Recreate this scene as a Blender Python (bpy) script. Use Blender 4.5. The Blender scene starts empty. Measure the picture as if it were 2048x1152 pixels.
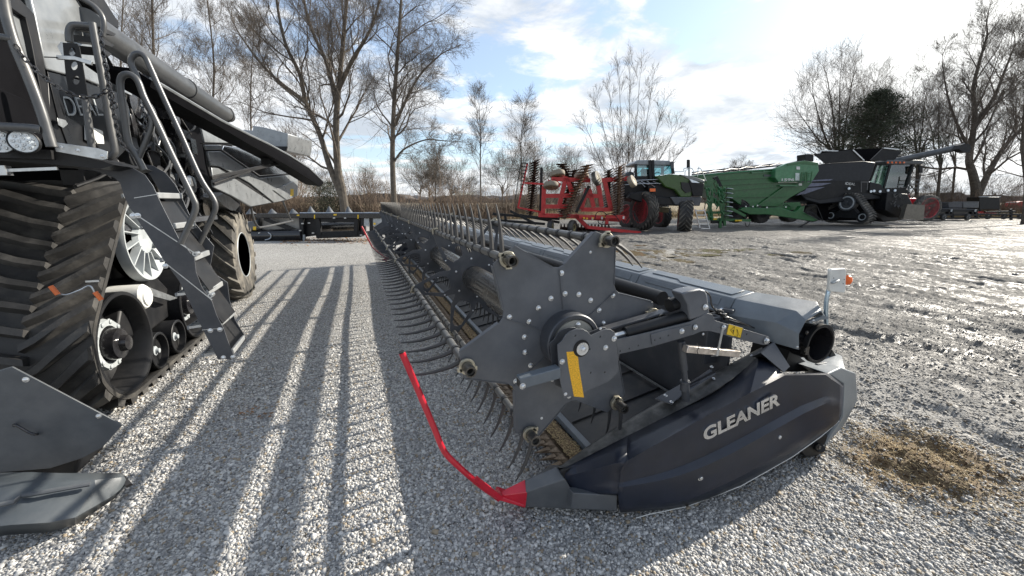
import bpy, bmesh, math, random
import numpy as np
from mathutils import Vector, Matrix, Euler
R = math.radians
random.seed(7); rng = np.random.default_rng(7)
SC = bpy.context.scene
COL = SC.collection

# ------------------------------------------------------------------ camera, light, exposure
CAM_H, PITCH, YAW, FPX = 1.65, R(12.2), R(20.8), 800.0
cam = bpy.data.cameras.new('camera'); camo = bpy.data.objects.new('camera', cam); COL.objects.link(camo)
cam.sensor_width = 36; cam.lens = FPX / 2048 * 36; cam.clip_start = .05; cam.clip_end = 6000
camo.location = (0, 0, CAM_H); camo.rotation_euler = (R(90) - PITCH, 0, -YAW)
SC.camera = camo
SUN_AZ, SUN_EL = R(81), R(27)          # azimuth clockwise from +Y
w = bpy.data.worlds.new("World"); SC.world = w; w.use_nodes = True
nt = w.node_tree; nt.nodes.clear()
def N(nt, t, **k):
    n = nt.nodes.new(t)
    for a, b in k.items():
        if a in n.inputs: n.inputs[a].default_value = b
        else: setattr(n, a, b)
    return n
def mth(nt, op, a, b=None, c=None, clamp=False):
    n = nt.nodes.new('ShaderNodeMath'); n.operation = op; n.use_clamp = clamp
    for i, x in enumerate((a, b, c)):
        if x is None: continue
        if isinstance(x, (int, float)): n.inputs[i].default_value = x
        else: nt.links.new(x, n.inputs[i])
    return n.outputs[0]
def mixc(nt, f, a, b, bt='MIX'):
    n = nt.nodes.new('ShaderNodeMix'); n.data_type = 'RGBA'; n.blend_type = bt
    for i, x in ((0, f), (6, a), (7, b)):
        if isinstance(x, (int, float)): n.inputs[i].default_value = x
        elif isinstance(x, tuple): n.inputs[i].default_value = (*x, 1) if len(x) == 3 else x
        else: nt.links.new(x, n.inputs[i])
    return n.outputs[2]
def rampn(nt, x, p, cols=None):
    n = nt.nodes.new('ShaderNodeMapRange'); n.interpolation_type = 'SMOOTHSTEP'
    nt.links.new(x, n.inputs[0]); n.inputs[1].default_value = p[0]; n.inputs[2].default_value = p[1]
    if len(p) > 2: n.inputs[3].default_value = p[2]; n.inputs[4].default_value = p[3]
    return n.outputs[0]
sky = N(nt, 'ShaderNodeTexSky', sky_type='NISHITA', sun_disc=False, sun_elevation=SUN_EL, sun_rotation=SUN_AZ,
        altitude=150, air_density=1.0, dust_density=1.2, ozone_density=1.5)
geo = N(nt, 'ShaderNodeTexCoord'); sep = N(nt, 'ShaderNodeSeparateXYZ'); nt.links.new(geo.outputs['Generated'], sep.inputs[0])
zz = mth(nt, 'ADD', mth(nt, 'MAXIMUM', sep.outputs[2], 0.0), .13)
cmb = N(nt, 'ShaderNodeCombineXYZ')
nt.links.new(mth(nt, 'DIVIDE', sep.outputs[0], zz), cmb.inputs[0]); nt.links.new(mth(nt, 'DIVIDE', sep.outputs[1], zz), cmb.inputs[1])
def cl_noise(sc, det, off, rough=.58):
    mp = N(nt, 'ShaderNodeMapping'); mp.inputs['Location'].default_value = off; nt.links.new(cmb.outputs[0], mp.inputs[0])
    n = N(nt, 'ShaderNodeTexNoise', Scale=sc, Detail=det, Roughness=rough, Distortion=.35); nt.links.new(mp.outputs[0], n.inputs['Vector'])
    return n.outputs['Fac']
big = cl_noise(.62, 9, (3.1, 1.7, 0)); fine = cl_noise(2.6, 9, (0.4, 5.2, 0), .62)
cov = mth(nt, 'ADD', mth(nt, 'MULTIPLY', big, .64), mth(nt, 'MULTIPLY', fine, .36))
hz = rampn(nt, sep.outputs[2], (.02, .45, .075, 0.0))
sunv = (math.sin(SUN_AZ) * math.cos(SUN_EL), math.cos(SUN_AZ) * math.cos(SUN_EL), math.sin(SUN_EL))
dp = N(nt, 'ShaderNodeVectorMath', operation='DOT_PRODUCT'); nt.links.new(geo.outputs['Generated'], dp.inputs[0]); dp.inputs[1].default_value = sunv
near_sun = rampn(nt, dp.outputs['Value'], (.80, 1.0)); wide_sun = rampn(nt, dp.outputs['Value'], (-.2, 1.0))
cov2 = mth(nt, 'ADD', mth(nt, 'ADD', cov, hz), mth(nt, 'MULTIPLY', near_sun, .04))
mask = rampn(nt, cov2, (.475, .555))
shade = cl_noise(1.15, 8, (7.3, 2.2, 0))
shd = rampn(nt, mth(nt, 'ADD', mth(nt, 'MULTIPLY', shade, .6), mth(nt, 'MULTIPLY', fine, .4)), (.40, .58))
ccol = mixc(nt, shd, (3.7, 4.05, 4.5), (6.6, 6.7, 6.8))
ccol = mixc(nt, near_sun, ccol, (9.0, 9.0, 8.7))
mn_ = N(nt, 'ShaderNodeVectorMath', operation='MINIMUM'); nt.links.new(sky.outputs[0], mn_.inputs[0]); mn_.inputs[1].default_value = (6.5, 6.5, 6.5)
skyc = mixc(nt, .30, mixc(nt, 1.0, mn_.outputs[0], (1.02, 1.12, 1.20), 'MULTIPLY'), (5.2, 5.6, 6.0))
full = mixc(nt, mth(nt, 'MULTIPLY', mask, .93), skyc, ccol)
bg = N(nt, 'ShaderNodeBackground', Strength=.098); nt.links.new(full, bg.inputs[0])
wo = N(nt, 'ShaderNodeOutputWorld'); nt.links.new(bg.outputs[0], wo.inputs[0])
sun = bpy.data.lights.new('sun', 'SUN'); sun.energy = 5.0; sun.angle = R(.6); sun.color = (1, .93, .82)
so = bpy.data.objects.new('sun', sun); COL.objects.link(so)
so.rotation_euler = Vector(sunv).to_track_quat('Z', 'Y').to_euler(); so.location = (20, 10, 20)
SC.view_settings.view_transform = 'Standard'; SC.view_settings.look = 'None'; SC.view_settings.gamma = 1
SC.view_settings.exposure = .90

# ------------------------------------------------------------------ pixel of the photograph -> point on a chosen plane of the place
_cp, _sp, _cy, _sy = math.cos(PITCH), math.sin(PITCH), math.cos(YAW), math.sin(YAW)
_f = Vector((_sy * _cp, _cy * _cp, -_sp)); _r = Vector((_cy, -_sy, 0)); _u = _r.cross(_f)
OO = Vector((0, 0, CAM_H)); FH = Vector((_sy, _cy, 0))
def ray(u, v): return _r * ((u - 1024) / FPX) + _u * ((576 - v) / FPX) + _f
def at(u, v, ax, val):
    d = ray(u, v); return OO + d * ((val - OO[ax]) / d[ax])
def AX(u, v, x): return at(u, v, 0, x)
def AY(u, v, y): return at(u, v, 1, y)
def AZ(u, v, z=0): return at(u, v, 2, z)
def AD(u, v, D):
    d = ray(u, v); return OO + d * (D / d.dot(FH))

# ------------------------------------------------------------------ materials
MATS = {}
def mat(name, col, rough=.5, metal=0, var=.15, vscale=6, bump=0, bscale=200, dirt=None, dirtamt=.0, coat=0, emis=None, spec=.5, dscale=3):
    if name in MATS: return MATS[name]
    m = bpy.data.materials.new(name); m.use_nodes = True; nt = m.node_tree; b = nt.nodes['Principled BSDF']
    tc = N(nt, 'ShaderNodeTexCoord')
    n = N(nt, 'ShaderNodeTexNoise', Scale=vscale, Detail=6, Roughness=.6); nt.links.new(tc.outputs['Object'], n.inputs['Vector'])
    c0 = tuple(c * (1 - var) for c in col); c1 = tuple(min(1, c * (1 + var)) for c in col)
    c = mixc(nt, rampn(nt, n.outputs['Fac'], (.3, .7)), c0, c1)
    rr = mth(nt, 'ADD', mth(nt, 'MULTIPLY', n.outputs['Fac'], .22), rough - .11)
    if dirt:
        n2 = N(nt, 'ShaderNodeTexNoise', Scale=dscale, Detail=9, Roughness=.7); nt.links.new(tc.outputs['Object'], n2.inputs['Vector'])
        f = mth(nt, 'MULTIPLY', rampn(nt, n2.outputs['Fac'], (.42, .72)), dirtamt)
        c = mixc(nt, f, c, dirt); rr = mth(nt, 'ADD', rr, mth(nt, 'MULTIPLY', f, .35))
    nt.links.new(c, b.inputs['Base Color']); nt.links.new(rr, b.inputs['Roughness'])
    b.inputs['Metallic'].default_value = metal; b.inputs['Coat Weight'].default_value = coat
    b.inputs['Specular IOR Level'].default_value = spec
    if bump:
        nb = N(nt, 'ShaderNodeTexNoise', Scale=bscale, Detail=3); nt.links.new(tc.outputs['Object'], nb.inputs['Vector'])
        bp = N(nt, 'ShaderNodeBump', Strength=bump, Distance=.002); nt.links.new(nb.outputs['Fac'], bp.inputs['Height']); nt.links.new(bp.outputs[0], b.inputs['Normal'])
    if emis: b.inputs['Emission Color'].default_value = (*emis, 1); b.inputs['Emission Strength'].default_value = 1
    MATS[name] = m; return m
DUST = (.20, .175, .14)
M_GREY = mat('dark_grey_paint', (.062, .067, .077), .42, .25, bump=.25, bscale=500, dirt=DUST, dirtamt=.16)
M_GREY2 = mat('mid_grey_plastic', (.085, .092, .10), .40, bump=.35, bscale=700, dirt=DUST, dirtamt=.14)
M_SLATE = mat('blue_grey_plastic', (.115, .135, .155), .30, bump=.3, bscale=700, dirt=DUST, dirtamt=.12)
M_NAVY = mat('gloss_navy_panel', (.011, .015, .027), .36, coat=.0, spec=.42, var=.2, bump=.12, bscale=600, dirt=DUST, dirtamt=.03, dscale=9)
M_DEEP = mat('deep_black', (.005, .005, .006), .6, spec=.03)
M_SIDEB = mat('side_black', (.010, .011, .013), .30, spec=.22, dirt=DUST, dirtamt=.04)
M_BLACK = mat('black_paint', (.010, .0105, .012), .46, spec=.3, dirt=DUST, dirtamt=.05)
M_BLACKG = mat('black_gloss', (.012, .012, .014), .2, coat=.3, dirt=DUST, dirtamt=.06)
M_RUB = mat('rubber', (.022, .021, .020), .62, bump=.6, bscale=60, dirt=(.16, .145, .12), dirtamt=.45, dscale=2.2)
M_RUBD = mat('dusty_rubber', (.05, .047, .042), .7, bump=.6, bscale=60, dirt=(.30, .27, .22), dirtamt=.75, dscale=2.5)
M_STEEL = mat('galvanised_steel', (.55, .57, .58), .34, .9, var=.2, vscale=14, dirt=DUST, dirtamt=.15)
M_BOLT = mat('zinc_bolt', (.62, .64, .66), .28, .9)
M_BRASS = mat('zinc_yellow_clamp', (.50, .46, .36), .38, .8, dirt=(.12, .10, .07), dirtamt=.4, dscale=30)
M_RED = mat('red_enamel', (.50, .012, .030), .30, coat=.3, dirt=DUST, dirtamt=.05)
M_REDF = mat('red_implement_paint', (.48, .018, .020), .42, dirt=DUST, dirtamt=.12)
M_YEL = mat('yellow_decal', (.72, .47, .02), .45, var=.06)
M_INK = mat('decal_ink', (.012, .012, .012), .5)
M_PLATE = mat('header_plate_paint', (.098, .106, .120), .40, .2, bump=.25, bscale=500, dirt=DUST, dirtamt=.16)
M_COVER = mat('cover_plastic', (.13, .15, .168), .33, bump=.3, bscale=700, dirt=DUST, dirtamt=.14)
M_DRUM = mat('reel_drum_steel', (.10, .095, .088), .24, .75, var=.25, vscale=4, dirt=DUST, dirtamt=.25)
M_BAT = mat('tine_tube_steel', (.16, .16, .155), .36, .6, var=.2, vscale=9, dirt=DUST, dirtamt=.22)
M_TINE = mat('tine_plastic', (.024, .025, .028), .40, dirt=DUST, dirtamt=.2)
M_BELT = mat('draper_belt', (.020, .021, .023), .50, dirt=DUST, dirtamt=.25, dscale=4)
M_RUST = mat('rusty_knife_steel', (.16, .115, .075), .55, .5, dirt=(.42, .34, .25), dirtamt=.7, dscale=30)
M_CHAFF = mat('chaff', (.20, .14, .08), .9, var=.6, vscale=90)
M_WHITEG = mat('pale_grey_casting', (.34, .365, .375), .42, dirt=DUST, dirtamt=.15)
M_WHITE = mat('white_plastic', (.60, .60, .57), .45)
M_CHROME = mat('chrome_letter', (.75, .76, .78), .16, 1.0, var=.05)
M_PANEL = mat('silver_grey_panel', (.26, .275, .285), .30, .45, bump=.1, bscale=500, dirt=DUST, dirtamt=.12, coat=.2)
M_RAIL = mat('rail_grey', (.10, .102, .104), .38, .5, dirt=DUST, dirtamt=.15)
M_LAMPW = mat('lamp_lens', (.82, .88, .92), .12, var=.1, vscale=60)
M_AMBER = mat('amber_lens', (.85, .16, .03), .25)
M_GREEN = mat('green_paint', (.010, .10, .023), .32, coat=.25, dirt=DUST, dirtamt=.10)
M_GREENL = mat('front_green_paint', (.05, .19, .085), .34, coat=.2, dirt=DUST, dirtamt=.18)
M_LIME = mat('lime_green_paint', (.028, .075, .010), .32, coat=.2, dirt=DUST, dirtamt=.10)
M_DISC = mat('rusty_disc_steel', (.17, .10, .065), .40, .7, var=.5, vscale=5, dirt=(.45, .38, .30), dirtamt=.5, dscale=6)
M_DISCD = mat('dark_rust_disc', (.045, .026, .018), .55, .5, var=.5, vscale=6)
M_BEIGE = mat('tan_tyre', (.22, .19, .145), .8, bump=.4, bscale=50)
M_HUBY = mat('cream_rim', (.50, .42, .20), .5)
M_BARK = mat('bark', (.085, .072, .058), .9, var=.35, vscale=5, bump=1.0, bscale=25, dirt=(.16, .14, .11), dirtamt=.5)
M_TWIG = mat('twig_bark', (.10, .082, .066), .85, var=.3, vscale=1.5)
M_BRUSH = mat('brush_twigs', (.17, .125, .09), .9, var=.4, vscale=.6)
M_CEDAR = mat('cedar_foliage', (.035, .042, .022), .85, var=.5, vscale=1.2)
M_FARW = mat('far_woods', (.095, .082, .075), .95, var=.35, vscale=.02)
M_ORANGE = mat('orange_tag', (.70, .16, .04), .5)
def glass(name, col, tr=.55):
    m = bpy.data.materials.new(name); m.use_nodes = True; nt = m.node_tree; nt.nodes.clear()
    g = N(nt, 'ShaderNodeBsdfGlossy', Roughness=.04); g.inputs['Color'].default_value = (.9, .95, 1, 1)
    t = N(nt, 'ShaderNodeBsdfTransparent'); t.inputs['Color'].default_value = (*col, 1)
    fr = N(nt, 'ShaderNodeFresnel', IOR=1.5); mx = N(nt, 'ShaderNodeMixShader')
    nt.links.new(mth(nt, 'ADD', fr.outputs[0], .1, clamp=True), mx.inputs[0]); nt.links.new(t.outputs[0], mx.inputs[1]); nt.links.new(g.outputs[0], mx.inputs[2])
    o = N(nt, 'ShaderNodeOutputMaterial'); nt.links.new(mx.outputs[0], o.inputs[0]); return m
M_GLASS = glass('teal_glass', (.35, .62, .66)); M_GLASSD = glass('green_tint_glass', (.62, .76, .64))

# ------------------------------------------------------------------ mesh builder
def tag(o, label=None, cat=None, group=None, kind=None):
    if label: o['label'] = label
    if cat: o['category'] = cat
    if group: o['group'] = group
    if kind: o['kind'] = kind
    return o
def root(name, loc, label, cat, group=None):
    o = bpy.data.objects.new(name, None); COL.objects.link(o); o.location = loc; o.empty_display_size = .3
    return tag(o, label, cat, group)
def perp(d):
    d = Vector(d).normalized(); a = Vector((0, 0, 1)) if abs(d.z) < .9 else Vector((1, 0, 0))
    x = d.cross(a).normalized(); return x, d.cross(x)
class MB:
    def __init__(s): s.v = []; s.f = []; s.c = []
    def cut(s): s.c.append((len(s.v), len(s.f))); return s
    def add(s, vs, fs):
        o = len(s.v); s.v += [tuple(p) for p in vs]; s.f += [tuple(i + o for i in f) for f in fs]; return s
    def box(s, c, sz, rot=None):
        c = Vector(c); h = [x / 2 for x in sz]; M = rot if rot is not None else Matrix.Identity(3)
        vs = [c + M @ Vector((x * h[0], y * h[1], z * h[2])) for x in (-1, 1) for y in (-1, 1) for z in (-1, 1)]
        return s.add(vs, [(0, 1, 3, 2), (4, 6, 7, 5), (0, 4, 5, 1), (2, 3, 7, 6), (0, 2, 6, 4), (1, 5, 7, 3)])
    def bar(s, a, b, wd, hg, up=(0, 0, 1)):
        a = Vector(a); b = Vector(b); d = (b - a); L = d.length; d.normalize(); up = Vector(up)
        x = d.cross(up)
        if x.length < 1e-4: x = d.cross(Vector((1, 0, 0)))
        x.normalize(); z = x.cross(d); M = Matrix((x, d, z)).transposed()
        return s.box((a + b) / 2, (wd, L, hg), M)
    def prism(s, pts, off):
        off = Vector(off); n = len(pts); a = [Vector(p) for p in pts]; b = [p + off for p in a]
        return s.add(a + b, [tuple(range(n))[::-1], tuple(range(n, 2 * n))] + [(i, (i + 1) % n, n + (i + 1) % n, n + i) for i in range(n)])
    def slab(s, q, off): return s.prism(q, off)
    def tube(s, pts, r, n=8, cap=True, closed=False):
        pts = [Vector(p) for p in pts]; m = len(pts); rs = r if isinstance(r, (list, tuple)) else [r] * m
        x = None; vs = []
        for i, p in enumerate(pts):
            if closed: d = pts[(i + 1) % m] - pts[i - 1]
            else: d = pts[min(i + 1, m - 1)] - pts[max(i - 1, 0)]
            if d.length < 1e-9: d = Vector((0, 0, 1))
            d.normalize()
            if x is None: x, y = perp(d)
            else:
                x = (x - d * x.dot(d)); x = perp(d)[0] if x.length < 1e-6 else x.normalized(); y = d.cross(x)
            vs += [p + (x * math.cos(t) + y * math.sin(t)) * rs[i] for t in (2 * math.pi * k / n for k in range(n))]
        fs = []
        for i in range(m if closed else m - 1):
            j = (i + 1) % m
            fs += [(i * n + k, i * n + (k + 1) % n, j * n + (k + 1) % n, j * n + k) for k in range(n)]
        if cap and not closed: fs += [tuple(range(n))[::-1], tuple((m - 1) * n + k for k in range(n))]
        return s.add(vs, fs)
    def lathe(s, prof, c, d, n=32, closed=False, caps=True):
        c = Vector(c); d = Vector(d).normalized(); x, y = perp(d); m = len(prof); vs = []
        for h, r in prof: vs += [c + d * h + (x * math.cos(t) + y * math.sin(t)) * r for t in (2 * math.pi * k / n for k in range(n))]
        fs = []
        for i in range(m if closed else m - 1):
            j = (i + 1) % m; fs += [(i * n + k, i * n + (k + 1) % n, j * n + (k + 1) % n, j * n + k) for k in range(n)]
        if not closed and caps:
            if prof[0][1] > 1e-6: fs.append(tuple(range(n))[::-1])
            if prof[-1][1] > 1e-6: fs.append(tuple((m - 1) * n + k for k in range(n)))
        return s.add(vs, fs)
    def cyl(s, a, b, r, n=20):
        a = Vector(a); b = Vector(b); return s.lathe([(0, r), ((b - a).length, r)], a, b - a, n)
    def pipe(s, a, b, r, t, n=28):
        a = Vector(a); b = Vector(b); L = (b - a).length
        return s.lathe([(0, r), (L, r), (L, r - t), (0, r - t)], a, b - a, n, True)
    def bolt(s, p, nrm, r=.012):
        p = Vector(p); nrm = Vector(nrm)
        s.lathe([(0, r * 1.25), (r * .25, r * 1.25), (r * .3, r * .85), (r * .8, r * .8), (r * 1.05, r * .35)], p, nrm, 10); return s
    def plate(s, outer, holes, fr, t):
        """outer/holes 2D lists, fr=(origin, ax, ay), extruded by t along ax x ay"""
        o, ax, ay = (Vector(k) for k in fr); nz = ax.cross(ay).normalized()
        bm = bmesh.new(); es = []
        for lp in [outer] + holes:
            vv = [bm.verts.new(o + ax * p[0] + ay * p[1]) for p in lp]
            es += [bm.edges.new((vv[i], vv[(i + 1) % len(vv)])) for i in range(len(vv))]
        bmesh.ops.triangle_fill(bm, use_beauty=True, use_dissolve=False, edges=es, normal=nz)
        g = bmesh.ops.extrude_face_region(bm, geom=bm.faces[:])
        bmesh.ops.translate(bm, vec=nz * t, verts=[e for e in g['geom'] if isinstance(e, bmesh.types.BMVert)])
        bmesh.ops.recalc_face_normals(bm, faces=bm.faces[:]); bm.verts.index_update()
        s.add([tuple(x.co) for x in bm.verts], [tuple(x.index for x in f.verts) for f in bm.faces]); bm.free(); return s
    def build(s, name, m, parent=None, bevel=0, ang=35, sub=0, label=None, kind=None, recalc=True, loc=None):
        off = Vector((0, 0, 0)); p = parent
        while p is not None: off += p.location; p = p.parent
        if loc is not None: off = Vector(loc)
        me = bpy.data.meshes.new(name); me.from_pydata([(x[0] - off.x, x[1] - off.y, x[2] - off.z) for x in s.v], [], s.f)
        if recalc:
            bm = bmesh.new(); bm.from_mesh(me); bmesh.ops.recalc_face_normals(bm, faces=bm.faces[:]); bm.to_mesh(me); bm.free()
        me.materials.append(m); me.polygons.foreach_set('use_smooth', [True] * len(me.polygons)); me.set_sharp_from_angle(angle=R(ang)); me.update()
        o = bpy.data.objects.new(name, me); COL.objects.link(o)
        if parent is not None: o.parent = parent
        elif loc is not None: o.location = loc
        if bevel:
            b = o.modifiers.new('bevel', 'BEVEL'); b.width = bevel; b.segments = 2; b.limit_method = 'ANGLE'; b.angle_limit = R(35)
        if sub:
            b = o.modifiers.new('sub', 'SUBSURF'); b.levels = b.render_levels = sub
        if label: o['label'] = label
        if kind: o['kind'] = kind
        return o
def each(mb, name, m, parent=None, **k):
    """one object per piece; pieces end at cut() marks, or are the connected islands"""
    out = []
    if mb.c:
        if mb.c[-1][0] != len(mb.v): mb.cut()
        a = (0, 0)
        for c in mb.c:
            p = MB(); p.v = mb.v[a[0]:c[0]]; p.f = [tuple(i - a[0] for i in f) for f in mb.f[a[1]:c[1]]]; a = c
            if p.v: out.append(p.build(name, m, parent, **k))
        return out
    par = list(range(len(mb.v)))
    def fd(i):
        while par[i] != i: par[i] = par[par[i]]; i = par[i]
        return i
    for f in mb.f:
        r = fd(f[0])
        for i in f[1:]: par[fd(i)] = r
    gr = {}
    for f in mb.f: gr.setdefault(fd(f[0]), []).append(f)
    for fs in gr.values():
        ids = sorted({i for f in fs for i in f}); mp = {i: j for j, i in enumerate(ids)}
        p = MB(); p.v = [mb.v[i] for i in ids]; p.f = [tuple(mp[i] for i in f) for f in fs]; out.append(p.build(name, m, parent, **k))
    return out
def copy_tree(o, parent=None):
    c = o.copy(); COL.objects.link(c); c.parent = parent
    for ch in [k for k in bpy.data.objects if k.parent == o]: copy_tree(ch, c)
    return c
def smooth(pts, k=6):
    P = [Vector(p) for p in pts]; out = []
    for i in range(len(P) - 1):
        p0, p1, p2, p3 = P[max(i - 1, 0)], P[i], P[i + 1], P[min(i + 2, len(P) - 1)]
        for j in range(k):
            t = j / k; out.append(.5 * ((2 * p1) + (p2 - p0) * t + (2 * p0 - 5 * p1 + 4 * p2 - p3) * t * t + (3 * p1 - p0 - 3 * p2 + p3) * t ** 3))
    return out + [P[-1]]
def text_mesh(txt, parent, m, origin, xdir, updir, height, width=None, ext=.003, name='lettering', bold=.0, shear=0):
    cu = bpy.data.curves.new(name, 'FONT'); cu.body = txt; cu.size = 1; cu.extrude = .5; cu.offset = bold; cu.shear = shear
    tmp = bpy.data.objects.new('tmp', cu); COL.objects.link(tmp); dg = bpy.context.evaluated_depsgraph_get()
    me = bpy.data.meshes.new_from_object(tmp.evaluated_get(dg)); bpy.data.objects.remove(tmp)
    co = np.array([v.co[:] for v in me.vertices]); mn = co.min(0); mx = co.max(0)
    sy = height / (mx[1] - mn[1]); sx = sy if width is None else width / (mx[0] - mn[0])
    X = Vector(xdir).normalized(); U = Vector(updir); U = (U - X * U.dot(X)).normalized(); Z = X.cross(U)
    off = Vector((0, 0, 0)); p = parent
    while p is not None: off += p.location; p = p.parent
    O_ = Vector(origin) - off
    for v in me.vertices: v.co = O_ + X * ((v.co.x - mn[0]) * sx) + U * ((v.co.y - mn[1]) * sy) + Z * (v.co.z * 2 * ext)
    me.name = name; me.materials.clear(); me.materials.append(m)
    o = bpy.data.objects.new(name, me); COL.objects.link(o); o.parent = parent; return o

# ------------------------------------------------------------------ ground: one sheet, fine near, coarse far
def axis_coords(lo, hi, step, far, grow=1.22):
    c = list(np.arange(lo, hi + 1e-6, step)); st = step; x = c[-1]
    while x < far: st *= grow; x += st; c.append(x)
    st = step; x = c[0]
    while x > -far: st *= grow; x -= st; c.insert(0, x)
    return np.array(c)
def vnoise(x, y, sc, seed=0):
    g = np.random.default_rng(seed).random((256, 256)); X = x * sc; Y = y * sc
    xi = np.floor(X).astype(int); yi = np.floor(Y).astype(int); fx = X - xi; fy = Y - yi; fx = fx * fx * (3 - 2 * fx); fy = fy * fy * (3 - 2 * fy)
    a = g[xi % 256, yi % 256]; b = g[(xi + 1) % 256, yi % 256]; c = g[xi % 256, (yi + 1) % 256]; d = g[(xi + 1) % 256, (yi + 1) % 256]
    return (a * (1 - fx) + b * fx) * (1 - fy) + (c * (1 - fx) + d * fx) * fy - .5
def sstep(a, b, x): t = np.clip((x - a) / (b - a), 0, 1); return t * t * (3 - 2 * t)
def height(x, y):
    h = vnoise(x, y, .35, 1) * .03 + vnoise(x, y, 1.3, 2) * .010
    d_ = np.hypot(x, y); rut = sstep(1.9, 4.0, x + .22 * np.abs(y - 3)) * (1 - sstep(24, 34, d_))   # churned, wheel-marked side
    RA = 1.66; xs = x * math.cos(RA) + y * math.sin(RA); ys = -x * math.sin(RA) + y * math.cos(RA)          # tyre tracks run along this direction
    wob = vnoise(x, y, .45, 11) * 1.1
    tread = np.sin((xs + vnoise(x, y, .8, 9)) * 6.2832 / .22) * np.clip(np.sin((ys + wob) * 1.9 + 1), 0, 1) ** 2
    h += rut * (vnoise(xs * .16, ys + wob, 1.9, 3) * .064 + vnoise(xs * .22, ys + wob, 4.6, 4) * .060 + vnoise(xs * .35, ys + wob, 10.5, 12) * .034 + vnoise(x, y, 7, 5) * .022 + vnoise(x, y, 16, 6) * .022 + tread * .012)
    pile = np.exp(-(((x - 3.3) / .48) ** 2 + ((y - 1.2) / .36) ** 2)); h += pile * (.012 + vnoise(x, y, 5, 7) * .07 + vnoise(x, y, 11, 8) * .06 + vnoise(x, y, 21, 13) * .04)
    h = np.where(np.abs(x - 1) < 1.6, h * .55, h)
    pud = np.exp(-(((x - 9.4) / 3.4) ** 2 + ((y - 10.4) / 3.0) ** 2)); h -= pud * .030
    return h
xs_ = axis_coords(-4, 17, .036, 2500, 1.16); ys_ = axis_coords(-2, 15, .036, 2500, 1.16)
GX, GY = np.meshgrid(xs_, ys_, indexing='ij'); GZ = height(GX, GY)
nx, ny = GX.shape
me = bpy.data.meshes.new('ground'); vv = np.stack([GX, GY, GZ], -1).reshape(-1, 3)
idx = np.arange(nx * ny).reshape(nx, ny); q = np.stack([idx[:-1, :-1], idx[1:, :-1], idx[1:, 1:], idx[:-1, 1:]], -1).reshape(-1, 4)
def np_mesh(me, v, q, k=4):
    me.vertices.add(len(v)); me.vertices.foreach_set('co', v.astype(np.float32).ravel())
    me.loops.add(q.size); me.loops.foreach_set('vertex_index', q.astype(np.int32).ravel())
    me.polygons.add(len(q)); me.polygons.foreach_set('loop_start', np.arange(0, q.size, k, dtype=np.int32)); me.update(calc_edges=True)
np_mesh(me, vv, q); me.polygons.foreach_set('use_smooth', np.ones(len(q), bool))
ground = bpy.data.objects.new('ground', me); COL.objects.link(ground); ground['kind'] = 'structure'
gm = bpy.data.materials.new('gravel_ground'); gm.use_nodes = True; nt = gm.node_tree; b = nt.nodes['Principled BSDF']
tc = N(nt, 'ShaderNodeTexCoord'); P = tc.outputs['Object']; sp = N(nt, 'ShaderNodeSeparateXYZ'); nt.links.new(P, sp.inputs[0]); gx, gy = sp.outputs[0], sp.outputs[1]
def noi(sc, det=5, rough=.6, dist=0, vec=None):
    n = N(nt, 'ShaderNodeTexNoise', Scale=sc, Detail=det, Roughness=rough, Distortion=dist); nt.links.new(vec or P, n.inputs['Vector']); return n.outputs['Fac']
def vor(sc, feat='F1'):
    n = N(nt, 'ShaderNodeTexVoronoi', Scale=sc, feature=feat); nt.links.new(P, n.inputs['Vector']); return n
v1 = vor(52); v2 = vor(105)
sepc = N(nt, 'ShaderNodeSeparateColor'); nt.links.new(v1.outputs['Color'], sepc.inputs[0])
sepd = N(nt, 'ShaderNodeSeparateColor'); nt.links.new(v2.outputs['Color'], sepd.inputs[0])
val = mth(nt, 'ADD', mth(nt, 'MULTIPLY', sepc.outputs[0], .55), mth(nt, 'MULTIPLY', sepd.outputs[0], .45))
stone = mixc(nt, val, (.15, .147, .14), (.60, .585, .55))
stone = mixc(nt, rampn(nt, v1.outputs['Distance'], (.45, .95)), stone, (.055, .052, .047))
mud = rampn(nt, noi(.5, 7, .65), (.42, .62)); 
dx = mth(nt, 'SUBTRACT', gx, 5.5); wetside = rampn(nt, mth(nt, 'ADD', gx, mth(nt, 'MULTIPLY', noi(.4, 4), 3.0)), (3.6, 8.0))
mpn = N(nt, 'ShaderNodeMapping'); mpn.inputs['Rotation'].default_value = (0, 0, R(-5)); mpn.inputs['Scale'].default_value = (1, .25, 1); nt.links.new(P, mpn.inputs[0])
streak = mth(nt, 'ADD', mth(nt, 'MULTIPLY', noi(2.2, 8, .62, .4, mpn.outputs[0]), .55), mth(nt, 'MULTIPLY', noi(14, 6, .7), .45))
wet = mth(nt, 'MULTIPLY', wetside, rampn(nt, streak, (.47, .60)))
base = mixc(nt, mth(nt, 'MULTIPLY', wetside, .68), stone, mixc(nt, rampn(nt, noi(34, 7, .75), (.36, .62)), (.030, .028, .025), (.36, .34, .305)))
base = mixc(nt, mth(nt, 'MULTIPLY', wet, .55), base, (.07, .062, .052))
# earth and straw heap behind the divider, with a blotchy edge
ex = mth(nt, 'DIVIDE', mth(nt, 'SUBTRACT', gx, 3.30), .62); ey = mth(nt, 'DIVIDE', mth(nt, 'SUBTRACT', gy, 1.20), .46)
er = mth(nt, 'ADD', mth(nt, 'POWER', mth(nt, 'ADD', mth(nt, 'MULTIPLY', ex, ex), mth(nt, 'MULTIPLY', ey, ey)), .5), mth(nt, 'MULTIPLY', noi(2.6, 7, .7), 1.3))
ef = rampn(nt, er, (1.65, 1.15))
base = mixc(nt, ef, base, mixc(nt, noi(24, 8, .7), (.075, .048, .024), (.36, .26, .15)))
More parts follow.
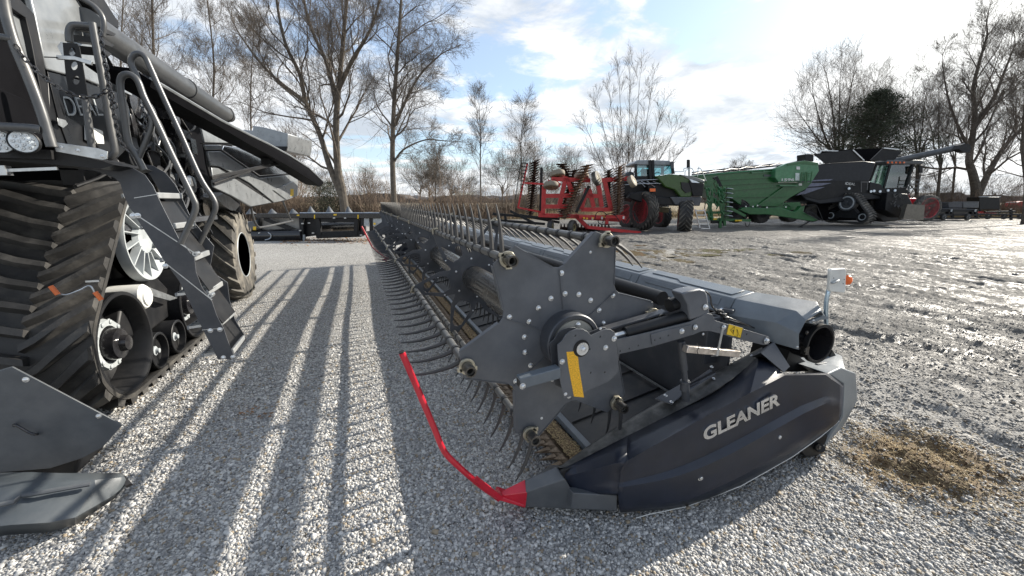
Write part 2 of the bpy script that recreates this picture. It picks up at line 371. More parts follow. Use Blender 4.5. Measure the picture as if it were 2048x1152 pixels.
# field beyond the yard
fd = mth(nt, 'ADD', mth(nt, 'ADD', mth(nt, 'MULTIPLY', gx, _sy), mth(nt, 'MULTIPLY', gy, _cy)), mth(nt, 'MULTIPLY', noi(.15, 4), 7))
ff = rampn(nt, fd, (41, 44)); fcol = mixc(nt, noi(.05, 6), (.30, .235, .125), (.46, .37, .22))
fcol = mixc(nt, rampn(nt, noi(.8, 6, .7), (.5, .7)), fcol, (.20, .15, .08))
base = mixc(nt, ff, base, fcol)
base = mixc(nt, rampn(nt, noi(.23, 6, .6), (.35, .7, 0, .35)), base, mixc(nt, .5, base, (.10, .095, .085)))
nt.links.new(base, b.inputs['Base Color'])
base = mixc(nt, mth(nt, 'MULTIPLY', wetside, mth(nt, 'SUBTRACT', .55, mth(nt, 'MULTIPLY', ef, .5))), base, (.045, .042, .037))
nt.links.new(base, b.inputs['Base Color'])
rg = mixc(nt, mth(nt, 'MULTIPLY', wet, .92), (.86,) * 3, (.24,) * 3); rg = mixc(nt, ff, rg, (.95,) * 3); nt.links.new(rg, b.inputs['Roughness'])
b.inputs['Specular IOR Level'].default_value = .4
hgt = mth(nt, 'ADD', mth(nt, 'MULTIPLY', v1.outputs['Distance'], -.011), mth(nt, 'MULTIPLY', v2.outputs['Distance'], -.005))
hgt = mth(nt, 'ADD', hgt, mth(nt, 'MULTIPLY', noi(9, 6, .7), mth(nt, 'ADD', mth(nt, 'MULTIPLY', wetside, .075), .006)))
hgt = mth(nt, 'ADD', hgt, mth(nt, 'MULTIPLY', mth(nt, 'MULTIPLY', noi(70, 6, .8), ef), .03)); hgt = mth(nt, 'ADD', hgt, mth(nt, 'MULTIPLY', mth(nt, 'MULTIPLY', noi(45, 5, .75), wetside), .02))
bp = N(nt, 'ShaderNodeBump', Strength=.9, Distance=1.0); nt.links.new(hgt, bp.inputs['Height']); nt.links.new(bp.outputs[0], b.inputs['Normal'])
ground.data.materials.append(gm)

# loose stones on the near ground: angular eight-cornered chips
def stones(n, xr, yr, s0, s1, seed, cond=None):
    g = np.random.default_rng(seed); x = g.uniform(*xr, n); y = g.uniform(*yr, n)
    if cond is not None: k = cond(x, y, g.random(n)); x = x[k]; y = y[k]
    n = len(x); s = s0 + (s1 - s0) * g.random(n) ** 2.2
    cube = np.array([(a, b_, c) for a in (-1, 1) for b_ in (-1, 1) for c in (-1, 1)], float)
    V = cube[None] * (1 + g.uniform(-.38, .38, (n, 8, 3))); V[:, cube[:, 2] > 0, :2] *= .62
    V *= np.stack([s * g.uniform(.7, 1.35, n), s * g.uniform(.6, 1.0, n), s * g.uniform(.35, .75, n)], -1)[:, None]
    a = g.uniform(0, 6.28, n); t = g.normal(0, .35, n); ca, sa, ct, st = np.cos(a), np.sin(a), np.cos(t), np.sin(t)
    Y_ = V[..., 1] * ct[:, None] - V[..., 2] * st[:, None]; Z_ = V[..., 1] * st[:, None] + V[..., 2] * ct[:, None]
    X2 = V[..., 0] * ca[:, None] - Y_ * sa[:, None]; Y2 = V[..., 0] * sa[:, None] + Y_ * ca[:, None]
    z = height(x, y) + s * .22
    return np.stack([X2 + x[:, None], Y2 + y[:, None], Z_ + z[:, None]], -1).reshape(-1, 3)
CF = np.array([(0, 1, 3, 2), (4, 6, 7, 5), (0, 4, 5, 1), (2, 3, 7, 6), (0, 2, 6, 4), (1, 5, 7, 3)])
def infr(x, y, r):
    mud_ = sstep(2.2, 4.2, x + .22 * np.abs(y - 3) + vnoise(x, y, 1.1, 21) * 2.2) * .55; pl = np.exp(-(((x - 3.3) / .5) ** 2 + ((y - 1.2) / .4) ** 2)) * 1.15; keep = 1 - np.clip(np.maximum(mud_, pl), 0, .93); r = r / np.maximum(keep, .01)
    d = x * _sy + y * _cy; l = x * _cy - y * _sy; dist = np.hypot(d, 1.65)
    return (d > .55) & (np.abs(l) < d * 1.32 + .35) & (r < np.clip((2.4 / np.maximum(dist, .1)) ** 1.5, 0, 1))
V = np.concatenate([stones(620000, (-4.5, 9.5), (-1.8, 8.5), .0040, .0098, 3, infr), stones(210000, (-2.6, 4), (-1.2, 3.6), .0035, .0085, 4, infr), stones(42000, (-3.5, 6.5), (-1.5, 5), .009, .0155, 5, infr)])
nst = len(V) // 8; Q = (CF[None] + (np.arange(nst) * 8)[:, None, None]).reshape(-1, 4)
me = bpy.data.meshes.new('gravel_stones'); np_mesh(me, V, Q)
stn = bpy.data.objects.new('gravel_stones', me); COL.objects.link(stn); tag(stn, 'loose crushed grey limestone chips covering the near yard', 'gravel', kind='stuff')
sm = bpy.data.materials.new('crushed_stone'); sm.use_nodes = True; nt = sm.node_tree; b = nt.nodes['Principled BSDF']
gi = N(nt, 'ShaderNodeNewGeometry'); P = N(nt, 'ShaderNodeTexCoord').outputs['Object']
rnd = gi.outputs['Random Per Island']
c = mixc(nt, rampn(nt, rnd, (0, 1)), (.22, .22, .22), (.68, .665, .63))
c = mixc(nt, rampn(nt, mth(nt, 'FRACT', mth(nt, 'MULTIPLY', rnd, 37.3)), (.90, .92)), c, (.33, .26, .17))
n = N(nt, 'ShaderNodeTexNoise', Scale=300, Detail=3); nt.links.new(P, n.inputs['Vector']); c = mixc(nt, mth(nt, 'MULTIPLY', n.outputs['Fac'], .35), c, (.2, .2, .2))
n = N(nt, 'ShaderNodeTexNoise', Scale=1.1, Detail=6, Roughness=.65); nt.links.new(P, n.inputs['Vector']); sx_ = N(nt, 'ShaderNodeSeparateXYZ'); nt.links.new(P, sx_.inputs[0])
dm = rampn(nt, mth(nt, 'ADD', sx_.outputs[0], mth(nt, 'MULTIPLY', n.outputs['Fac'], 2.4)), (2.6, 5.2))
c = mixc(nt, mth(nt, 'MULTIPLY', dm, .62), c, (.075, .068, .058)); c = mixc(nt, rampn(nt, n.outputs['Fac'], (.45, .72, 0, .32)), c, (.12, .112, .10))
nt.links.new(c, b.inputs['Base Color']); b.inputs['Roughness'].default_value = .72; stn.data.materials.append(sm)
print('stones', nst)
# puddles lying in the low spots
def puddle(cx, cy, a, b_, seed, z):
    g = np.random.default_rng(seed); n = 60; ph = g.uniform(0, 6.28, 6); pts = []
    for k in range(n):
        t = 2 * math.pi * k / n; rr = 1 + sum(.16 / (j + 1) ** .5 * math.sin((j + 2) * t + ph[j]) for j in range(6))
        pts.append((cx + a * rr * math.cos(t), cy + b_ * rr * math.sin(t), z))
    return MB().add(pts, [tuple(range(n))])
wm = bpy.data.materials.new('muddy_water'); wm.use_nodes = True; nt = wm.node_tree; b = nt.nodes['Principled BSDF']
P = N(nt, 'ShaderNodeTexCoord').outputs['Object']
b.inputs['Base Color'].default_value = (.20, .165, .105, 1); b.inputs['Roughness'].default_value = .06; b.inputs['Specular IOR Level'].default_value = .6
n = N(nt, 'ShaderNodeTexNoise', Scale=9, Detail=3); nt.links.new(P, n.inputs['Vector']); bp = N(nt, 'ShaderNodeBump', Strength=.06, Distance=.05); nt.links.new(n.outputs['Fac'], bp.inputs['Height']); nt.links.new(bp.outputs[0], b.inputs['Normal'])
PUD = [(9.2, 10.6, 2.4, 1.0, 1, -.010), (7.6, 8.9, 1.1, .6, 2, -.010), (11.6, 10.2, 1.5, .35, 3, -.008), (8.3, 12.6, 2.2, .4, 4, -.006), (13.0, 8.9, 1.2, .25, 5, -.004)]
for a in PUD:
    o = puddle(*a).build('puddle', wm, recalc=False); o['kind'] = 'structure'

gq = random.Random(6); mq = MB()
for i in range(2600):
    x = 3.3 + gq.gauss(0, .30); y = 1.2 + gq.gauss(0, .24); a = gq.random() * 6.3; l = .008 + .022 * gq.random(); z = float(height(np.array([x]), np.array([y]))[0]) + .003
    mq.bar((x, y, z), (x + l * math.cos(a), y + l * math.sin(a), z + gq.uniform(0, .012)), .0022, .0022)
sq = mq.build('chopped_straw', mat('pale_straw', (.45, .35, .20), .85, var=.4, vscale=20), None, recalc=False, loc=(0, 0, 0)); tag(sq, 'chopped tan straw and crumbs scattered over the brown earth patch', 'straw', kind='stuff')

def infp(x, y, r): return np.exp(-(((x - 3.32) / .42) ** 2 + ((y - 1.18) / .34) ** 2)) > r
V = stones(9000, (2.3, 4.4), (.3, 2.2), .003, .0105, 9, infp); nst = len(V) // 8; Q = (CF[None] + (np.arange(nst) * 8)[:, None, None]).reshape(-1, 4)
me = bpy.data.meshes.new('earth_clods'); np_mesh(me, V, Q); ec = bpy.data.objects.new('earth_clods', me); COL.objects.link(ec); me.materials.append(mat('clod_earth', (.10, .065, .036), .95, var=.5, vscale=14)); tag(ec, 'crumbly brown earth clods lying behind the rear corner of the end shield', 'earth clods', kind='stuff')
M_LUG = mat('worn_lug_rubber', (.028, .027, .026), .6, bump=.6, bscale=60, dirt=(.15, .14, .125), dirtamt=.45, dscale=3)
# ------------------------------------------------------------------ the grain header with its reel (foreground, right)
YE, YF = 1.69, 11.45; CX, CZ, RR, PH = .929, .985, .52, 67.6
ax_ = Vector((0, 1, 0))
H = root('grain_header', (1.6, 7.5, 0), 'long dark grey grain header with finger reel and lettered end shield in the foreground', 'grain header')
def rp(r, a, y): return Vector((CX + r * math.cos(R(a)), y, CZ + r * math.sin(R(a))))
tine_dir = {0: -28, 1: 93, 2: 196, 3: 256, 4: 275, 5: 300}
# reel end plates
def star(y, t, rr=1.0):
    pts = []
    for k in range(6):
        a = PH + 60 * k; pts += [rp(.545 * rr, a - 7.5, y), rp(.545 * rr, a + 6.5, y), rp(.372 * rr, a + 24, y), rp(.36 * rr, a + 30, y), rp(.372 * rr, a + 36, y)]
    return pts
for y0, sg in ((YE, -1), (YF, 1)):
    ep = MB().prism(star(y0, .004), (0, .005, 0)).build('reel_end_plate', M_PLATE, H, bevel=.0012)
    m = MB()
    for k in range(6):       # overlapping sector seams, folded rims
        a = PH + 60 * k + 30; m.bar(rp(.15, a, y0 + sg * .0055), rp(.352, a, y0 + sg * .0055), .0025, .004, (0, 1, 0))
    for k in range(6):
        a = PH + 60 * k
        for s_ in (-1, 1): m.bar(rp(.37, a + s_ * 25, y0 - sg * .012), rp(.538, a + s_ * 7.3, y0 - sg * .012), .004, .03, (0, 1, 0))
    each(m, 'folded_rim', M_PLATE, ep)
    m = MB()
    for k in range(18): m.bolt(rp(.225, PH + 5 + 20 * k, y0 + (0 if sg < 0 else .005)), ax_ * sg, .011)
    for k in range(6): m.bolt(rp(.33, PH + 60 * k + 28, y0 + (0 if sg < 0 else .005)), ax_ * sg, .011)
    for k in (0, 3): m.bolt(rp(.44, PH + 60 * k + 6, y0 + (0 if sg < 0 else .005)), ax_ * sg, .006)
    each(m, 'bolt', M_BOLT, ep)
# hub drum on the near plate
hub = MB().lathe([(0, .142), (.085, .142), (.092, .137), (.092, .120), (.080, .118)], rp(0, 0, YE), (0, -1, 0), 48).build('reel_hub', M_GREY, H, ang=30)
MB().lathe([(.076, .118), (.088, .112), (.092, .02)], rp(0, 0, YE), (0, -1, 0), 40).build('hub_face', mat('hub_cast', (.34, .34, .31), .40, .4, dirt=DUST, dirtamt=.3), hub)
m = MB()
for k in range(6): m.bolt(rp(.092, 20 + 60 * k, YE - .090), -ax_, .012)
each(m, 'bolt', M_BOLT, hub)
MB().cyl(rp(0, 0, YE + .006), rp(0, 0, YF), .108, 40).build('reel_drum', M_DRUM, H)
# spiders
def lobe_hole(a):
    o = []
    for r_, d in ((.235, -13), (.30, -14.5), (.44, -5.5), (.462, -2), (.462, 2), (.44, 5.5), (.30, 14.5), (.235, 13), (.222, 0)): o.append((r_ * math.cos(R(a + d)), r_ * math.sin(R(a + d))))
    return o
def spider_outline():
    o = []
    for k in range(6):
        a = PH + 60 * k
        for r_, d in ((.525, -4), (.535, 0), (.525, 4), (.32, 20.5), (.235, 27), (.225, 30), (.235, 33), (.32, 39.5)): o.append((r_ * math.cos(R(a + d)), r_ * math.sin(R(a + d))))
    return o
SPY = [3.4, 5.1, 6.55, 7.9, 9.15, 10.35]
sp_out = spider_outline(); sp_h = [lobe_hole(PH + 60 * k) for k in range(6)]
for y in SPY:
    sp_ = MB().plate(sp_out, sp_h, (rp(0, 0, y), (1, 0, 0), (0, 0, 1)), .006).build('reel_spider', M_GREY, H)
    m = MB()
    for k in range(6): m.bolt(rp(.175, PH + 30 + 60 * k, y - .006), -ax_, .008)
    for k in range(6): m.bolt(rp(.30, PH + 60 * k + 19, y - .006), -ax_, .006)
    each(m, 'bolt', M_BOLT, sp_)
# six tine tubes with their tines; the hundred nearest tines are parts of their own
TS = .152; tl = []
def tine_mb(m, c, k, y, sc=1):
    d0 = R(tine_dir[k]); d = Vector((math.cos(d0), 0, math.sin(d0))); s = Vector((-d.z, 0, d.x))
    bend = {0: 1, 1: -1, 2: 1, 3: 1, 4: 1, 5: 1}[k]
    q_ = .45 if k == 1 else 1
    pts = [c + d * (.018), c + d * .07 + s * .004 * bend * q_, c + d * .15 - s * .004 * bend * q_, c + d * .21 - s * .018 * bend * q_, c + d * .26 - s * .036 * bend * q_]
    n = 6 if y < 5 else 4
    pts = [c + (p - c) * .93 for p in pts]; m.tube(pts, [.0125, .0105, .0088, .0065, .003], n)
    # oval spine at the root makes the moulded foot
    m.tube([c - ax_ * .012, c + ax_ * .012], .0232, 12 if y < 5 else 8)
    return m
for k in range(6):
    a = PH + 60 * k; c0 = rp(RR, a, YE - .075); c1 = rp(RR, a, YF + .05)
    t = MB().pipe(c0, c1, .0195, .004, 20).build('tine_tube', M_BAT, H); tl.append(t)
    MB().pipe(rp(RR, a, YE - .095), rp(RR, a, YE - .01), .0255, .007, 20).build('end_sleeve', M_DRUM, t)
    m = MB()       # cast bearing clamp at the plate and at every spider
    for y in [YE - .03] + SPY:
        q = 24 if y < 4 else 12; m.lathe([(0, .038), (.012, .038), (.012, .026), (0, .026)], rp(RR, a, y), (0, 1, 0), q, True)
        m.lathe([(.014, .034), (.022, .034), (.022, .026), (.014, .026)], rp(RR, a, y), (0, 1, 0), q, True)
        m.box(rp(RR - .03, a + 2, y + .008), (.03, .016, .02)); m.box(rp(RR + .035, a + 1, y + .008), (.022, .016, .016)); m.cut()
    each(m, 'bearing_clamp', M_BRASS, t, bevel=.001)
allt = []
for k in range(6):
    a = PH + 60 * k; y = YE + .05 if k else YE + .02
    while y < YF: allt.append((y, k)); y += TS
allt += [(YE - .055, 3), (YE - .055, 0), (YE - .05, 4)]
vis = sorted([t for t in allt if t[1] in (0, 1, 2, 3)] , key=lambda t: t[0] + (2 if t[1] in (0, 3) else 0))
own = set(vis[:96]) | {t for t in allt if t[0] < YE}
proto = {}
for y, k in sorted(own):
    a = PH + 60 * k
    if k not in proto:
        proto[k] = (y, tine_mb(MB(), rp(RR, a, y), k, 2).build('tine', M_TINE, tl[k])); continue
    y0, p = proto[k]; c = p.copy(); COL.objects.link(c); c.parent = tl[k]; c.location = (0, y - y0, 0)
m = MB()
for y, k in allt:
    if (y, k) not in own: tine_mb(m, rp(RR, PH + 60 * k, y), k, y)
m.build('tine', M_TINE, H, kind='stuff', label='the farther black reel tines along the tubes')

# ---- reel arm, near end
br = [(1115, 690), (1125, 681), (1131, 670), (1140, 663), (1153, 658), (1166, 658), (1176, 664), (1182, 671), (1195, 665), (1209, 659), (1220, 658), (1229, 664), (1232, 680), (1236, 712), (1237, 743), (1219, 762), (1160, 789), (1128, 796), (1120, 760), (1117, 720)]
YB = 1.52
arm = MB().prism([AY(u, v, YB) for u, v in br], (0, .006, 0)).build('bearing_bracket', M_PLATE, H, bevel=.001)
MB().prism([AY(u - 16 + (6 if u > 1180 else 0), v - 3, YB + .055) for u, v in br[:-3]] + [AY(1110, 770, YB + .055)], (0, .006, 0)).build('inner_plate', M_GREY, arm, bevel=.001)
MB().cyl(AY(1163, 697, YB - .002), AY(1163, 697, YB - .002) + Vector((0, .11, 0)), .042).build('axle_boss', M_BLACK, arm)
m = MB(); bc = AY(1164.5, 697.5, YB)
m.lathe([(0, .031), (.004, .031), (.004, .016)], bc, (0, -1, 0), 32); m.bolt(bc - ax_ * .004, -ax_, .014)
for u, v, r_ in [(1228, 677, .012), (1211, 695, .011), (1124, 723, .011), (1131, 788, .007), (1201, 657, .006)]: m.bolt(AY(u, v, YB), -ax_, r_)
each(m, 'bolt', M_BOLT, arm)
m = MB()
for u, v in [(1200, 673), (1179, 698), (1181, 745), (1209, 744), (1150, 671)]: m.cyl(AY(u, v, YB - .0008), AY(u, v, YB + .004), .005, 12)
each(m, 'hole', M_INK, arm)
MB().prism([AY(u, v, YB - .0012) for u, v in [(1133, 704), (1155, 702.5), (1158, 733), (1168, 795), (1148, 793), (1137, 735)]], (0, .001, 0)).build('yellow_strip', mat('yellow_reflector', (.75, .40, .02), .4, var=.3, vscale=160), arm)
# box channel under the bracket
a0, a1 = AY(1037, 764, YB + .005), AY(1117, 742, YB + .005)
ch = MB().bar(a0, a1, .05, .052, (0, 0, 1)).build('box_channel', M_SLATE, H, bevel=.004)
MB().bar(a0 - (a1 - a0).normalized() * .001, a0 + Vector((.002, 0, 0)), .042, .044).build('channel_mouth', M_INK, ch)
MB().bolt(AY(1045, 772, YB - .02), -ax_, .012).build('bolt', M_BOLT, ch)
# lift arm beam
YA = 1.53
beam = [(1232, 680), (1300, 664), (1379, 644), (1402, 633), (1413, 626), (1425, 629), (1430, 641), (1480, 656), (1537, 673), (1541, 681), (1537, 689), (1526, 690), (1464, 675), (1440, 667), (1419, 662), (1402, 663), (1385, 670), (1306, 693), (1236, 709)]
la = MB().prism([AY(u, v, YA) for u, v in beam], (0, .006, 0)).prism([AY(u, v, YA + .05) for u, v in beam], (0, .006, 0)).build('lift_arm', M_PLATE, H, bevel=.001)
MB().prism([AY(u, v, YA + .004) for u, v in [(1233, 682), (1380, 646), (1415, 634), (1537, 676), (1537, 680), (1417, 645), (1382, 652), (1233, 688)]], (0, .05, 0)).build('arm_web', M_GREY, la)
MB().prism([AY(u, v, YA - .005) for u, v in [(1302, 669), (1330, 661), (1384, 650), (1384, 668), (1310, 691), (1304, 688)]], (0, .005, 0)).build('doubler_plate', M_PLATE, la, bevel=.001)
m = MB()
for u, v, r_ in [(1363, 662, .013), (1390, 654, .012), (1532, 681, .016), (1447, 654, .012), (1410, 614, .013), (1406, 668, .006)]: m.bolt(AY(u, v, YA - .005), -ax_, r_)
each(m, 'bolt', M_BOLT, la)
m = MB()
for u, v in [(1240, 702), (1258, 697), (1276, 691), (1309, 680), (1320, 676), (1336, 671), (1493, 668)]: m.cyl(AY(u, v, YA - .0058 if 1300 < u < 1380 else YA - .0008), AY(u, v, YA + .004), .0045, 12)
each(m, 'hole', M_INK, la)
dc = MB().prism([AY(u, v, YA - .002) for u, v in [(1458, 648), (1486, 656), (1481, 676), (1453, 669)]], (0, .002, 0)).build('warning_decal', M_YEL, la)
m = MB(); Yd = YA - .0035; L_ = lambda pts, t=.0012: m.tube([AY(u, v, Yd) for u, v in pts], t, 4)
L_([(1469, 653), (1461, 660), (1467, 669), (1469, 653)]); L_([(1469, 672), (1475, 673), (1474, 658)]); L_([(1474, 658), (1479, 672)], .0009); L_([(1464, 660), (1467, 661), (1466, 665)], .0016)
L_([(1458, 648), (1486, 656), (1481, 676), (1453, 669), (1458, 648)], .0008); m.build('decal_drawing', M_INK, dc)
# housing block and cylinders
hb = [(1364, 587), (1378, 582), (1400, 578), (1411, 581), (1415, 590), (1420, 628), (1402, 634), (1380, 641), (1376, 610)]
MB().prism([AY(u, v, YA + .002) for u, v in hb], (0, .085, 0)).build('pivot_housing', M_PLATE, H, bevel=.008)
c0, c1 = AY(1249, 666, 1.575), AY(1384, 628, 1.575)
cy = MB().lathe([(0, .026), (.004, .029), ((c1 - c0).length, .029)], c0, c1 - c0, 28).build('lift_cylinder', M_BLACK, H)
MB().cyl(AY(1228, 672, 1.575), c0 + (c1 - c0) * .1, .0135).build('piston_rod', M_STEEL, cy)
MB().bar(AY(1186, 664, 1.63), AY(1330, 622, 1.63), .05, .012).build('rear_arm_rail', M_GREY, H, bevel=.002)
MB().cyl(AY(1338, 611, 1.62), AY(1372, 600, 1.62), .036, 28).cyl(AY(1372, 603, 1.62), AY(1372, 603, 1.62) + Vector((.07, 0, 0)), .03).build('pivot_tube', M_BLACK, H)
ct0 = AY(1325, 597, 1.80)
MB().cyl(ct0, Vector((ct0.x, YF, ct0.z)), .042, 28).build('cross_tube', M_BLACK, H)
m = MB(); m.tube(smooth([AY(1411, 583, 1.56), AY(1420, 592, 1.55), AY(1424, 612, 1.55), AY(1437, 624, 1.56), AY(1455, 634, 1.6), AY(1500, 652, 1.65), AY(1520, 662, 1.7)]), .0045, 8)
m.tube(smooth([AY(1420, 628, 1.6), AY(1445, 622, 1.6), AY(1448, 636, 1.62), AY(1485, 648, 1.68), AY(1545, 660, 1.75)]), .0055, 8); m.build('hydraulic_hose', M_BLACKG, H)
m = MB(); [m.box(AY(u, v, 1.56), (.03, .02, .018)) for u, v in [(1437, 622), (1447, 630), (1452, 637)]]; each(m, 'hose_fitting', M_BLACK, H, bevel=.003)
# telescoping strut with safety prop
MB().cyl(AY(1362, 682, 1.55), AY(1368, 740, 1.55), .020).cyl(AY(1368, 738, 1.55), AY(1370, 762, 1.55), .015).lathe([(0, .026), (.012, .026), (.014, .022), (.055, .022), (.056, .03), (.07, .03)][:4], AY(1370, 762, 1.55), (0, 0, -1), 24).cyl(AY(1370, 760, 1.55), AY(1372, 800, 1.55), .021).build('support_strut', M_GREY, H, bevel=.001)
pr = MB().bar(AY(1370, 697, 1.50), AY(1475, 707, 1.50), .035, .036).build('safety_prop', mat('zinc_prop', (.62, .56, .50), .32, .8, var=.25, vscale=20), H, bevel=.003)
MB().bar(AY(1446, 655, 1.47), AY(1434, 712, 1.47), .004, .014, (1, 0, 0)).bar(AY(1434, 711, 1.47), AY(1424, 712, 1.50), .014, .004).build('prop_strap', M_STEEL, pr)
MB().tube([AY(1393, 687, 1.475), AY(1398, 694, 1.472), AY(1394, 702, 1.472), AY(1396, 708, 1.475)], .002, 5).build('tie', M_INK, pr)

# ---- end shield and divider (near side)
rows = [
 [(1123, 940, 1.62), (1256, 871, 1.59), (1348, 825, 1.575), (1439, 779, 1.56), (1521, 709, 1.555), (1567, 749, 1.43), (1656, 746, 1.45), (1686, 766, 1.46)],
 [(1130, 953, 1.60), (1253, 922, 1.41), (1335, 876, 1.395), (1410, 834, 1.385), (1500, 786, 1.385), (1569, 751, 1.41), (1650, 750, 1.42), (1686, 775, 1.44)],
 [(1134, 962, 1.60), (1240, 940, 1.43), (1335, 905, 1.40), (1415, 866, 1.39), (1510, 815, 1.39), (1580, 776, 1.41), (1652, 764, 1.42), (1686, 782, 1.44)],
 [(1138, 970, 1.60), (1238, 966, 1.43), (1340, 940, 1.405), (1430, 902, 1.40), (1530, 850, 1.40), (1600, 812, 1.415), (1656, 790, 1.42), (1685, 795, 1.44)],
 [(1140, 975, 1.60), (1237, 975, 1.42), (1342, 955, 1.385), (1435, 920, 1.375), (1536, 866, 1.375), (1606, 827, 1.39), (1658, 803, 1.405), (1684, 806, 1.44)],
 [(1143, 980, 1.60), (1237, 996, 1.43), (1350, 985, 1.40), (1448, 950, 1.39), (1550, 897, 1.39), (1618, 853, 1.40), (1660, 826, 1.42), (1682, 822, 1.44)],
 [(1145, 984, 1.60), (1238, 1010, 1.44), (1360, 1002, 1.40), (1460, 962, 1.385), (1562, 908, 1.385), (1628, 862, 1.40), (1664, 838, 1.42), (1680, 830, 1.45)],
 [(1147, 987, 1.60), (1240, 1024, 1.46), (1372, 1011, 1.44), (1480, 970, 1.43), (1584, 912, 1.43), (1640, 872, 1.43), (1668, 850, 1.44), (1678, 841, 1.46)]]
nr0 = len(rows); g = MB()
def grid(RW):
    R2 = []
    for i in range(len(RW) - 1): R2 += [RW[i], [a_.lerp(b_, .5) for a_, b_ in zip(RW[i], RW[i + 1])]]
    R2.append(RW[-1]); nr, nc = len(R2), len(R2[0])
    g.add([p for r_ in R2 for p in r_], [(i * nc + j, i * nc + j + 1, (i + 1) * nc + j + 1, (i + 1) * nc + j) for i in range(nr - 1) for j in range(nc - 1)])
RW = []
for r_ in rows:
    P_ = [AY(*p) for p in r_]; line = smooth([P_[1], P_[2], P_[3], P_[4]], 7)[:-1]
    for i in (4, 5, 6): line += [P_[i].lerp(P_[i + 1], k / 4) for k in range(4)]
    RW.append(line + [P_[7]])
grid(RW); c1v = [871, 922, 940, 952, 962, 972, 980, 988]; FR = []
cv_ = [r_[1] for r_ in rows]
for k, r_ in enumerate(rows):
    v = c1v[k]; j = max(i for i in range(len(cv_)) if cv_[i][1] <= v); j = min(j, len(cv_) - 2); t = (v - cv_[j][1]) / (cv_[j + 1][1] - cv_[j][1]); u = cv_[j][0] * (1 - t) + cv_[j + 1][0] * t; y = cv_[j][2] * (1 - t) + cv_[j + 1][2] * t
    a_, b_ = AY(*r_[0]), AY(u, v, y); FR.append([a_.lerp(b_, q / 5) for q in range(6)])
grid(FR)
es = g.build('end_shield', M_NAVY, H, ang=24, recalc=False)
s_ = es.modifiers.new('solid', 'SOLIDIFY'); s_.thickness = .006; s_.offset = 0
m = MB(); [m.bolt(AY(u, v, 1.387), -ax_, .014) for u, v in [(1400, 955), (1557, 873)]]; each(m, 'bolt', M_BOLT, es)
m = MB(); [m.lathe([(0, .021), (.003, .021), (.003, .018)], AY(u, v, 1.3905), -ax_, 20) for u, v in [(1400, 955), (1557, 873)]]; each(m, 'bolt_recess', M_INK, es)
p0, p1, p2 = AY(1407, 883, 1.383), AY(1559, 809, 1.378), AY(1404, 856, 1.383)
text_mesh('GLEANER', es, M_CHROME, p0, p1 - p0, p2 - p0, (p2 - p0).length * .96, (p1 - p0).length, ext=.004, bold=.035)
low = MB().tube([AY(u, v, y) for u, v, y in [(1272, 1036, 1.47), (1300, 1028, 1.45), (1374, 1013, 1.435), (1482, 972, 1.425), (1586, 913, 1.425), (1642, 873, 1.425), (1678, 842, 1.455)]], .0028, 6).build('trim_edge', M_WHITE, es)
# sheet under and behind the shield
MB().prism([AY(u, v, 1.60) for u, v in [(1123, 945), (1256, 880), (1439, 790), (1521, 725), (1565, 755), (1656, 752), (1680, 770), (1672, 838), (1584, 900), (1480, 960), (1372, 1000), (1240, 1014), (1146, 984)]], (0, .02, 0)).build('end_frame', M_BLACK, H)
# grey nose cone
nose = [(1050, 960), (1108, 934), (1124, 942), (1146, 985), (1235, 990), (1234, 1021), (1140, 1018), (1050, 1013)]
A_ = lambda u, v, y: AY(u, v, y)
n0 = [A_(1050, 960, 1.69), A_(1052, 985, 1.655), A_(1050, 1013, 1.67), A_(1050, 1012, 1.78), A_(1052, 966, 1.75)]
n1 = [A_(1112, 934, 1.66), A_(1130, 958, 1.60), A_(1142, 1018, 1.60), A_(1135, 1015, 1.80), A_(1100, 930, 1.78)]
n2 = [A_(1122, 940, 1.64), A_(1147, 988, 1.575), A_(1236, 1022, 1.50), A_(1232, 1018, 1.75), A_(1128, 930, 1.75)]
mm = MB(); mm.add(n0 + n1 + n2, [(i, (i + 1) % 5, 5 + (i + 1) % 5, 5 + i) for i in range(5)] + [(5 + i, 5 + (i + 1) % 5, 10 + (i + 1) % 5, 10 + i) for i in range(5)] + [(0, 1, 2, 3, 4), (10, 11, 12, 13, 14)])
mm.prism([A_(1146, 986, 1.548), A_(1235, 991, 1.455), A_(1234, 1021, 1.455), A_(1142, 1018, 1.56)], (0, .05, 0))
nz = mm.build('divider_nose', M_GREY2, H, bevel=.004)
# top cover of the divider, worn black plastic
tp = [(1113, 933, 1.66), (1170, 890, 1.68), (1220, 852, 1.69), (1311, 798, 1.69), (1400, 752, 1.69), (1500, 700, 1.68), (1524, 690, 1.66)]
bt = [(1122, 941, 1.625), (1180, 911, 1.60), (1256, 872, 1.585), (1348, 826, 1.57), (1439, 780, 1.555), (1500, 730, 1.55), (1523, 709, 1.55)]
a = [AY(*p) + Vector((0, 0, -.002)) for p in tp]; b_ = [AY(*p) + Vector((0, 0, .003)) for p in bt]; md = [(p + q_) / 2 + Vector((0, -.004, .012)) for p, q_ in zip(a, b_)]
n = len(a); inn = [p + Vector((0, .01, -.10)) for p in a]
MB().add(inn + a + md + b_, [(r_ * n + i, r_ * n + i + 1, (r_ + 1) * n + i + 1, (r_ + 1) * n + i) for r_ in range(3) for i in range(n - 1)]).build('divider_top_cover', mat('worn_black_plastic', (.040, .039, .036), .36, var=.3, vscale=22, dirt=(.25, .24, .22), dirtamt=.35, dscale=14), H, ang=60, sub=2)
